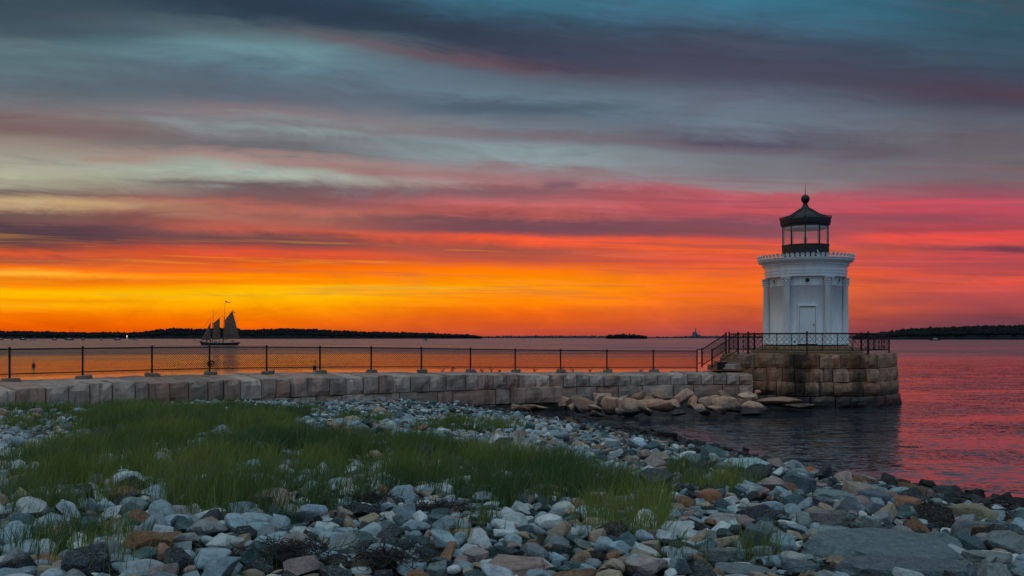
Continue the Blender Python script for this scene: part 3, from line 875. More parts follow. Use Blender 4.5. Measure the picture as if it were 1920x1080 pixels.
# lantern: ten-sided
lan = empty('lantern', (0, 0, 0)); lan.parent = lh
zb0, zb1, zp1 = zz(481), zz(456), zz(420.5)
bm = bmesh.new(); lathe(bm, [(1.31, zb0), (1.31, zb1 - .06), (1.34, zb1 - .05), (1.34, zb1), (1.12, zb1 + .005)], 10); obj('lantern_base', bm, M_black, lan)
for i in range(10):
    a = 2 * math.pi * i / 10; b = a + 2 * math.pi / 10
    p0 = Vector((1.26 * math.sin(a), -1.26 * math.cos(a), 0)); p1 = Vector((1.26 * math.sin(b), -1.26 * math.cos(b), 0))
    bm = bmesh.new(); bar(bm, p0 + Vector((0, 0, zb1)), p0 + Vector((0, 0, zp1 + .05)), .03, 8); obj('mullion', bm, M_black, lan)
    nrm = Vector((math.sin((a + b) / 2), -math.cos((a + b) / 2), 0)); d = (p1 - p0).normalized()
    q0 = p0 + d * .035; q1 = p1 - d * .035
    bm = bmesh.new(); vv = []
    for off in (.006, -.006):
        for p_, z in ((q0, zb1 + .03), (q1, zb1 + .03), (q1, zp1), (q0, zp1)): vv.append(bm.verts.new(p_ + nrm * off + Vector((0, 0, z))))
    bm.faces.new(vv[:4]); obj('pane', bm, M_glass, lan)
    # inner white sash frame
    bm = bmesh.new(); r0 = q0 + d * .035 - nrm * .03; r1 = q1 - d * .035 - nrm * .03
    for z in (zb1 + .05, zp1 - .03): bar(bm, r0 + Vector((0, 0, z)), r1 + Vector((0, 0, z)), .011, 4)
    for r_ in (r0, r1): bar(bm, r_ + Vector((0, 0, zb1 + .05)), r_ + Vector((0, 0, zp1 - .03)), .011, 4)
    obj('sash', bm, M_white, lan)
ze = zz(413)
bm = bmesh.new(); lathe(bm, [(1.20, zp1), (1.30, zp1 - .01), (1.31, zp1 + .08), (1.40, zp1 + .11), (1.42, ze), (1.37, ze + .04), (1.18, ze + .10), (.80, ze + .28), (.45, ze + .48), (.26, zz(391))], 10); obj('roof', bm, M_black, lan)
bm = bmesh.new(); lathe(bm, [(1.16, zp1 - .12), (1.16, zp1 - .02), (.5, zp1 + .0)], 10, cap=True); obj('ceiling_panel', bm, M_white, lan)
bm = bmesh.new()
for i in range(10):
    a = 2 * math.pi * i / 10; b = a + 2 * math.pi / 10
    p0 = Vector((1.40 * math.sin(a), -1.40 * math.cos(a), ze + .02)); p1 = Vector((1.40 * math.sin(b), -1.40 * math.cos(b), ze + .02)); nrm = Vector((math.sin((a + b) / 2), -math.cos((a + b) / 2), 0))
    for j in range(8):
        p_ = p0.lerp(p1, (j + .5) / 8)
        bar(bm, p_, p_ + Vector((0, 0, .08)) + nrm * .05, .016, 5); sphere(bm, p_ + Vector((0, 0, .10)) + nrm * .035, .03, 6, 5)
obj('eave_scrolls', bm, M_black, lan, kind='stuff')
bm = bmesh.new()
for i in range(10):
    a = 2 * math.pi * i / 10; s_, c_ = math.sin(a), -math.cos(a)
    bar(bm, (1.37 * s_, 1.37 * c_, ze + .05), (.80 * s_, .80 * c_, ze + .29), .022, 5); bar(bm, (.80 * s_, .80 * c_, ze + .29), (.27 * s_, .27 * c_, zz(391)), .022, 5)
obj('hip_ribs', bm, M_black, lan)
bm = bmesh.new(); lathe(bm, [(.27, zz(392)), (.25, zz(391)), (.22, zz(389)), (.13, zz(384)), (.11, zz(381)), (.14, zz(380.5)), (.14, zz(379.5)), (.08, zz(379))], 24)
sphere(bm, (0, 0, zz(373)), .235, 24, 16); lathe(bm, [(.06, zz(368)), (.05, zz(365)), (.02, zz(364))], 12); obj('vent_ball', bm, M_black, lan, True)
bm = bmesh.new(); bar(bm, (0, 0, zz(366)), (0, 0, zz(343.5)), .022, 6, .010); obj('lightning_rod', bm, M_black, lan)
bm = bmesh.new(); lathe(bm, [(.08, zb1 - .3), (.08, zb1 + .06), (.04, zb1 + .08), (.04, zb1 + .16), (.085, zb1 + .18), (.095, zb1 + .24), (.095, zb1 + .36), (.08, zb1 + .42), (.02, zb1 + .52)], 16); obj('beacon_lamp', bm, simple('lamp_housing', (.25, .25, .24), .3), lan)
bm = bmesh.new(); bar(bm, (.80, -1.35, zb0 + .02), (.62, -1.28, zb0 + .42), .018, 6); obj('stay_rod', bm, M_white, lan)

# ------------------------------------------------------------------ railing round the platform
rail = empty('platform_railing', (TX0, TY0, PLAT_Z), PHI0, label='dark iron lattice railing round the lighthouse platform', cat='railing')
RR = 4.02
pts = [Vector((RR * math.sin(k * math.pi / 4), -RR * math.cos(k * math.pi / 4), 0)) for k in range(8)]
for k in range(8):
    a, b = pts[k], pts[(k + 1) % 8]
    bm = bmesh.new(); box(bm, (0, 0, .53), (.075, .075, 1.07)); sphere(bm, (0, 0, 1.09), .05, 8, 6); box(bm, (0, 0, .015), (.16, .16, .03))
    o = obj('post', bm, M_iron, rail); o.location = a; o.rotation_euler = (0, 0, k * math.pi / 4)
    if k == 5:    # the side open to the steps: a short panel only
        b = a.lerp(b, .45)
    zl, zh = .20, 1.02
    bm = bmesh.new(); bar(bm, a + Vector((0, 0, zh)), b + Vector((0, 0, zh)), .036, 8); bar(bm, a + Vector((0, 0, zl)), b + Vector((0, 0, zl)), .024, 6); obj('rail', bm, M_iron, rail)
    n = 4 if k != 5 else 2
    for i in range(1, n + (1 if k == 5 else 0)):
        p_ = a.lerp(b, i / n); bm = bmesh.new(); bar(bm, p_ + Vector((0, 0, .0 if k == 5 and i == n else zl)), p_ + Vector((0, 0, zh)), .022 if i != 2 else .026, 6); obj('upright', bm, M_iron, rail)
    for i in range(n):
        p_, q_ = a.lerp(b, i / n), a.lerp(b, (i + 1) / n); Lp = (q_ - p_).length; d = (q_ - p_).normalized(); bm = bmesh.new(); cell = Lp / 3; hgt = zh - zl
        for sgn in (1, -1):
            slope = hgt / (3 * .28) * .28 / (cell / 1.0) * 1.0
            kk = np.arange(-6, 10)
            for c_ in kk:
                # line z = zl + slope*(x - c*cell) (or mirrored)
                x0 = c_ * cell; x1 = x0 + hgt / slope
                xa, xb = max(0, x0), min(Lp, x1)
                if xb - xa < .02: continue
                za, zb_ = (xa - x0) * slope, (xb - x0) * slope
                if sgn < 0: P0, P1 = p_ + d * (Lp - xa), p_ + d * (Lp - xb)
                else: P0, P1 = p_ + d * xa, p_ + d * xb
                bar(bm, P0 + Vector((0, 0, zl + za)), P1 + Vector((0, 0, zl + zb_)), .0085, 4)
        obj('lattice_panel', bm, M_iron, rail)


def chain_panel(bm, P0, P1, z0a, z1a, z0b, z1b, cell=.094, r=.0112):
    """diagonal wires between two uprights; the heights may differ at the two ends"""
    P0 = Vector(P0); P1 = Vector(P1); Lp = (P1 - P0).length; d = (P1 - P0).normalized(); H_ = z1a - z0a
    V = []; Fc = []
    side_ = Vector((-d.y, d.x, 0))
    for sgn in (1, -1):
        n0 = int(-H_ / cell) - 1; n1 = int(Lp / cell) + 1
        for c_ in range(n0, n1 + 1):
            x0 = c_ * cell; xa, xb = max(0, x0), min(Lp, x0 + H_)
            if xb - xa < .004: continue
            za, zb_ = xa - x0, xb - x0
            if sgn < 0: za, zb_ = H_ - za, H_ - zb_
            def pt(x, z):
                lo_ = z0a + (z0b - z0a) * x / Lp
                return P0 + d * x + Vector((0, 0, lo_ + z * ((z1a - z0a) + ((z1b - z0b) - (z1a - z0a)) * x / Lp) / H_))
            A_, B_ = pt(xa, za), pt(xb, zb_); i0 = len(V); w = Vector((0, 0, r))
            for p_ in (A_, B_): V += [p_ + w, p_ - w * .6 + side_ * r, p_ - w * .6 - side_ * r]
            Fc += [(i0, i0 + 1, i0 + 4, i0 + 3), (i0 + 1, i0 + 2, i0 + 5, i0 + 4), (i0 + 2, i0, i0 + 3, i0 + 5)]
    b0 = len(bm.verts); vs_ = [bm.verts.new(p_) for p_ in V]
    for f in Fc: bm.faces.new([vs_[i] for i in f])


# handrails of the steps
for (xa, xb, D, lab) in ((1316, 1361, 47.0, 'far handrail of the steps, dark pipes with wire mesh, behind the other one'), (1335, 1384, 44.9, 'near handrail of the steps, dark pipes with wire mesh, at the water side')):
    a = Vector(((xa - 960) / F * D, D, 1.82)); b = Vector(((xb - 960) / F * D, D, 2.60))
    h = empty('handrail', a, label=lab, cat='handrail', group='handrails of the lighthouse steps'); d = b - a
    bm = bmesh.new(); bar(bm, (0, 0, 0), (0, 0, .98), .045, 8); sphere(bm, (0, 0, .99), .05, 8, 6); obj('post', bm, M_iron, h)
    bm = bmesh.new(); bar(bm, (d.x, 0, d.z - .05), (d.x, 0, d.z + 1.02), .05, 8); sphere(bm, (d.x, 0, d.z + 1.04), .055, 8, 6); obj('post', bm, M_iron, h)
    bm = bmesh.new(); bar(bm, (0, 0, .94), (d.x, 0, d.z + 1.0), .032, 8); obj('rail', bm, M_iron, h)
    bm = bmesh.new(); bar(bm, (0, 0, .10), (d.x, 0, d.z + .16), .026, 8); obj('rail', bm, M_iron, h)
    bm = bmesh.new(); chain_panel(bm, (0, 0, 0), (d.x, 0, 0), .12, .93, d.z + .18, d.z + .99); obj('wire_mesh', bm, M_fence, h)

# ------------------------------------------------------------------ chain link fence
posts_px = [-318, -240, -172, -140, 18, 155, 285, 393, 500, 600, 696, 790, 882, 966, 1051, 1138, 1225, 1307]
posts_px = [-290, -132, 18, 155, 285, 393, 500, 600, 696, 790, 882, 966, 1051, 1138, 1225, 1307]
topy = {18: 653, 155: 651.5, 285: 650, 393: 649.3, 500: 649.3, 600: 650, 696: 650.8, 790: 652, 882: 653.3, 966: 654.6, 1051: 655.6, 1138: 656.5, 1225: 656.8, 1307: 657}
fe = empty('chain_link_fence', (0, 0, 0), label='dark chain link fence along the top of the breakwater', cat='fence')
prev = None
for px in posts_px:
    D = D_fence(px); foot = fence_foot(px)
    x = (px - 960) / F * D
    bm = bmesh.new(); bar(bm, (0, 0, -.12), (0, 0, 1.02), .035, 8); sphere(bm, (0, 0, 1.03), .042, 8, 6); obj('post', bm, M_fence, fe, loc=(x, D, foot))
    if px != 1307:
        bm = bmesh.new(); box(bm, (.04, .0, 0), (.45, .38, .18))
        for vtx in bm.verts: vtx.co += Vector((random.uniform(-.05, .05), random.uniform(-.04, .04), random.uniform(-.03, .03)))
        bmesh.ops.bevel(bm, geom=bm.edges[:], offset=.03, segments=1, affect='EDGES'); obj('footing', bm, M_conc, fe, loc=(x, D, foot - .05))
    if prev:
        x0, D0, f0 = prev
        bm = bmesh.new(); bar(bm, (x0, D0, f0 + .99), (x, D, foot + .99), .024, 6); obj('top_rail', bm, M_fence, fe)
        bm = bmesh.new(); bar(bm, (x0, D0, f0 + .16), (x, D, foot + .16), .018, 6); obj('bottom_rail', bm, M_fence, fe)
        bm = bmesh.new(); chain_panel(bm, (x0, D0, 0), (x, D, 0), f0 + .06, f0 + .98, foot + .06, foot + .98); obj('wire_mesh', bm, M_fence, fe)
    prev = (x, D, foot)
D = D_fence(1307)
g0 = empty('fence_gate_frame', ((1307 - 960) / F * D, D, 1.82), label='short open pipe frame between the fence end and the steps', cat='railing')
bm = bmesh.new(); bar(bm, (0, 0, .98), (.33, 0, .98), .024, 6); bar(bm, (0, 0, .28), (.33, 0, .28), .02, 6); obj('rail', bm, M_iron, g0)

# ring hanging on the fence
P = at(395.5, 682, D_fence(393) - .06)
bm = bmesh.new(); n = 24
for k in range(n):
    a0, a1 = 2 * math.pi * k / n, 2 * math.pi * (k + 1) / n
    for rr_, w in ((.125, .016), (.105 + .01 * math.sin(5 * a0), .010)):
        bar(bm, (rr_ * math.cos(a0), .01 * math.sin(3 * a0), rr_ * math.sin(a0)), (rr_ * math.cos(a1), .01 * math.sin(3 * a1), rr_ * math.sin(a1)), w, 5)
for a in (.4, 1.6, 2.9, 4.2, 5.3): bar(bm, (0, 0, 0), (.12 * math.cos(a), 0, .12 * math.sin(a)), .012, 5)
sphere(bm, (-.02, 0, -.01), .05, 8, 6)
obj('hanging_ring', bm, M_iron, None, loc=P, label='small dark round ring hanging on a fence post below the schooner', cat='ring')


def weed_mesh(h, n, seed):
    r = random.Random(seed); bm = bmesh.new()
    for i in range(n):
        a = r.uniform(0, 6.28); ln = r.uniform(.3, 1) * h; p = Vector((r.uniform(-.05, .05), r.uniform(-.04, .04), 0)); dr_ = Vector((math.cos(a) * .55, math.sin(a) * .3, 1)).normalized()
        q_ = p + dr_ * ln * .6; e = q_ + (dr_ + Vector((math.cos(a) * .6, 0, -.3))) * ln * .4
        bar(bm, p, q_, .006, 4, .005); bar(bm, q_, e, .005, 4, .003)
        for k in range(4):
            c = p.lerp(e, r.uniform(.3, 1)); w = r.uniform(.02, .04); t = Vector((r.uniform(-1, 1), r.uniform(-1, 1), r.uniform(-.3, 1))).normalized() * w
            s_ = t.cross(Vector((0, 1, .3))).normalized() * w * .4
            bm.faces.new([bm.verts.new(c), bm.verts.new(c + t * .5 + s_), bm.verts.new(c + t), bm.verts.new(c + t * .5 - s_)])
    return bm
M_weed = simple('dry_weed', (.05, .045, .025), .9, 0, .3, 10, 0)
weeds = [(832, .22, 'second fence post right of the schooner side weeds'), ]
WE = [(830, .24, 'small dark weed at the fence foot, leftmost of the row'), (847, .34, 'taller dark weed at the fence foot just left of a post'), (905, .2, 'low dark weed just right of the fifth post from the fence end'),
      (921, .36, 'bushy dark weed between two posts, tallest at the fence foot'), (937, .2, 'thin dark weed right of the bushy one at the fence foot'), (1003, .2, 'small dark weed midway in the panel right of a bare post'),
      (1050, .42, 'tall dark weed wrapped round a fence post'), (1074, .34, 'dark spreading weed right of the overgrown post'), (1106, .18, 'tiny dark weed in the panel left of the weedy post'), (1139, .46, 'tallest dark weed clinging to a fence post nearer the lighthouse'), (1202, .2, 'last small dark weed on the fence before the lighthouse')]
for i, (px, h, lab) in enumerate(WE):
    D = D_fence(px) - .05; x = (px - 960) / F * D
    o = obj('weed', weed_mesh(h, 9, i), M_weed, None, loc=(x, D, fence_foot(px) - .07), label=lab, cat='weed', group='weeds growing along the fence foot')

# ------------------------------------------------------------------ boulders at the foot of the breakwater
def stone_verts(ico, seed, angular=.8, planes=14):
    """boulder: a sphere cut by soft random planes; returns verts about unit size"""
    r = np.random.default_rng(seed); V, Fc = ico
    N = r.normal(size=(planes, 3)); N /= np.linalg.norm(N, axis=1)[:, None]
    dist = r.uniform(.60, 1.0, planes)
    dots = V @ N.T
    t = dist[None] / np.maximum(dots, .05)
    k = 12 + 34 * angular
    sm = (np.sum(np.minimum(t, 3.0) ** -k, axis=1) + 1.15 ** -k) ** (-1 / k)
    out = V * sm[:, None]
    if len(V) > 100:
        off = r.uniform(0, 50, 3)
        am = .035 + .03 * (1 - angular)
        out *= (1 + am * np.array([mnoise.fractal(Vector(p * 1.6 + off), 1, 2, 3) for p in V]))[:, None]
    return out, Fc


def hull_verts(seed, slab=False, bev=.10, n=13):
    """sharp broken stone (or a split slab) with lightly worn edges"""
    r = random.Random(seed); bm = bmesh.new()
    if slab:
        m = r.randint(5, 7); a0 = r.uniform(0, 6.28)
        for z, k_ in ((-1, r.uniform(.8, 1.05)), (1, r.uniform(.7, 1.0))):
            for i in range(m):
                a = a0 + 6.283 * (i + r.uniform(-.25, .25)) / m; q_ = r.uniform(.78, 1.1) * k_
                bm.verts.new((q_ * math.cos(a), q_ * math.sin(a), z * r.uniform(.62, 1.0)))
        bm.verts.new((r.uniform(.5, .9), r.uniform(-.5, .5), r.uniform(-.3, .3)))
    else:
        for i in range(n):
            v_ = Vector((r.gauss(0, 1), r.gauss(0, 1), r.gauss(0, 1))).normalized() * r.uniform(.82, 1.12); bm.verts.new(v_)
    bmesh.ops.convex_hull(bm, input=bm.verts[:])
    bmesh.ops.delete(bm, geom=[v_ for v_ in bm.verts if not v_.link_faces], context='VERTS')
    bmesh.ops.dissolve_limit(bm, angle_limit=math.radians(14), verts=bm.verts[:], edges=bm.edges[:])
    if bev: bmesh.ops.bevel(bm, geom=bm.edges[:], offset=bev, segments=1, affect='EDGES', clamp_overlap=True)
    bmesh.ops.triangulate(bm, faces=bm.faces[:]); bm.verts.index_update()
    V = np.array([x.co[:] for x in bm.verts]); Fc = np.array([[x.index for x in f.verts] for f in bm.faces]); bm.free()
    return V, Fc


def rough_hull(seed, slab, lvl=2):
    """the same, cut finer and broken up by noise: for the larger stones"""
    r = random.Random(seed); V, Fc = hull_verts(seed, slab, .05, 12)
    me = npmesh('tmp', V, Fc); bm = bmesh.new(); bm.from_mesh(me); bpy.data.meshes.remove(me)
    bmesh.ops.remove_doubles(bm, verts=bm.verts[:], dist=.004)
    for _ in range(lvl):
        long_ = [e for e in bm.edges if e.calc_length() > .22]
        if long_: bmesh.ops.subdivide_edges(bm, edges=long_, cuts=1)
        bmesh.ops.triangulate(bm, faces=bm.faces[:])
    bm.normal_update(); off = Vector((r.uniform(0, 50), r.uniform(0, 50), r.uniform(0, 50)))
    for v_ in bm.verts:
        q_ = v_.co * 2.2 + off; q_.z *= 1.6
        v_.co += v_.normal * (.055 * mnoise.fractal(q_, 1, 2, 4))
    bm.verts.index_update()
    V = np.array([x.co[:] for x in bm.verts]); Fc = np.array([[x.index for x in f.verts] for f in bm.faces]); bm.free()
    return V, Fc


def stone_obj(name, ico, seed, size, loc, rot, mat, angular=.8, col=None, smooth=True, **k):
    sharp = angular > .52
    V, Fc = rough_hull(seed, angular >= .9, 3 if ico is ICO4 else 2) if sharp else stone_verts(ico, seed, angular, 12)
    V = V * np.array(size)
    me = npmesh(name, V, Fc, np.ones(len(Fc)))
    if sharp: me.set_sharp_from_angle(angle=math.radians(24))
    o = obj(name, me, mat, None, loc=loc, **k)
    o.rotation_euler = rot
    if col: o.color = (*lin(col), 1)
    return o


# px, py(centre), width px, height px, D, tilt, label
BL = [
 (1061, 752, 30, 20, 38.6, .1, 'smallest tan boulder at the left end of the boulder row below the breakwater'),
 (1090, 753, 54, 30, 37.9, .0, 'broad pinkish boulder second from the left in the row below the breakwater'),
 (1122, 744, 32, 20, 39.3, .15, 'pale pointed boulder behind the broad pinkish one, touching the breakwater'),
 (1147, 758, 44, 30, 38.0, -.2, 'leaning brown boulder between the broad pinkish one and the rounded one'),
 (1183, 760, 62, 32, 38.0, .0, 'large rounded pink boulder in the middle of the row at the water'),
 (1200, 739, 46, 26, 39.6, .1, 'tall tan boulder with a pale ridge, uppermost against the breakwater'),
 (1240, 740, 40, 22, 39.8, .0, 'grey flat-topped boulder right of the uppermost tan one'),
 (1236, 758, 82, 22, 38.4, .06, 'long flat brown boulder lying at the water edge'),
 (1278, 742, 50, 30, 39.6, .0, 'pale grey-white humped boulder below the fence end'),
 (1312, 765, 48, 17, 38.0, .28, 'narrow tan stone sliding down toward the water, tilted'),
 (1335, 751, 56, 26, 39.8, .1, 'wide tan boulder right of the tilted narrow stone'),
 (1362, 758, 70, 26, 39.0, .05, 'dark red-brown boulder before the corner of the platform'),
 (1398, 744, 44, 16, 41.0, .0, 'light brown boulder against the platform corner'),
 (1420, 734, 12, 8, 41.4, .0, 'very small pale stone perched on the boulders below the platform'),
 (1405, 764, 80, 22, 39.2, .1, 'low dark wet boulder half in the water before the platform corner'),
 (1455, 750, 90, 13, 41.2, .0, 'long reddish ledge stone along the foot of the platform'),
 (1500, 760, 80, 9, 40.6, .0, 'dark weedy ledge stone at the waterline below the stained corner'),
 (1168, 745, 26, 16, 39.2, .2, 'small tan boulder wedged behind the large rounded pink one'),
 (1216, 750, 34, 16, 38.8, .1, 'small brown boulder wedged above the long flat one'),
 (1268, 771, 40, 10, 37.4, .0, 'dark wet stone low in the water under the long flat boulder'),
 (1120, 775, 34, 10, 37.0, .2, 'dark wet stone low in the water under the broad pinkish boulder'),
 (1010, 757, 60, 16, 38.2, .0, 'flat brown boulder below the long projecting block of the wall'),
 (1136, 745, 26, 18, 39.4, .2, 'small angular boulder right of the pale pointed one, close to the wall'),
 (1072, 762, 26, 16, 37.6, .1, 'small brown stone at the foot of the leftmost tan boulder'),
 (1112, 765, 30, 16, 37.4, .2, 'small brown stone between the broad pinkish and the leaning boulder, at the water'),
 (1160, 771, 26, 13, 37.3, .1, 'small brown stone before the leaning brown boulder, in the water'),
 (1210, 768, 34, 14, 37.5, .2, 'small tan stone before the left end of the long flat boulder'),
 (1262, 752, 30, 16, 38.9, .3, 'small tan boulder in front of the grey-white humped one'),
 (1296, 752, 34, 20, 39.3, .2, 'tan boulder filling the gap right of the grey-white humped one'),
 (1355, 742, 30, 18, 40.4, .1, 'small tan boulder against the wall near its right end'),
 (1346, 768, 40, 14, 38.0, .2, 'low brown stone in the water right of the tilted narrow stone'),
 (1385, 756, 36, 18, 39.8, .2, 'small brown boulder between the dark red-brown one and the corner of the platform'),
 (975, 762, 40, 14, 37.6, .1, 'low grey-brown stone left of the flat brown boulder by the wall'),
]
for i, (px, py, w, h, D, tl, lab) in enumerate(BL):
    s = D / F; P = at(px, py, D)
    stone_obj('boulder', ICO3, 300 + i, (w * s * .58, max(.5, w * s * .42), h * s * .72), (P.x, P.y, max(P.z - .05, .0)), (random.uniform(-.1, .1), tl, random.uniform(-.25, .25)), M_boulder, .75, label=lab, cat='boulder', group='boulders at the foot of the breakwater')

# ------------------------------------------------------------------ beach stones
PAL = [('pale blue-grey', (154, 172, 180), .26), ('white-grey', (204, 208, 206), .17), ('light grey', (132, 140, 142), .17), ('blue-green slate', (72, 98, 102), .13),
       ('dark slate', (48, 54, 60), .14), ('tan', (172, 150, 126), .12), ('pinkish', (164, 138, 130), .06), ('rust-brown', (140, 98, 68), .045), ('blackish', (32, 28, 27), .01)]
PW = np.array([p[2] for p in PAL]); PW /= PW.sum()


def zone_weights(x, y, h):
    """slaty and darker towards the water"""
    w = PW.copy()
    k = np.clip((.9 - h) / .7, 0, 1) + (x > 1.8) * .45
    w[3] += .22 * k; w[4] += .30 * k; w[5] += .03 * k; w[7] += .02 * k; w[0] *= 1 - .45 * min(1, k); w[1] *= 1 - .75 * min(1, k)
    w[8] += 2.4 * np.clip((.62 + .18 * (x > 5) - h) / .30, 0, 1); w[7] *= 1 + 1.0 * np.clip((.5 - h) / .3, 0, 1)
    return w / w.sum()


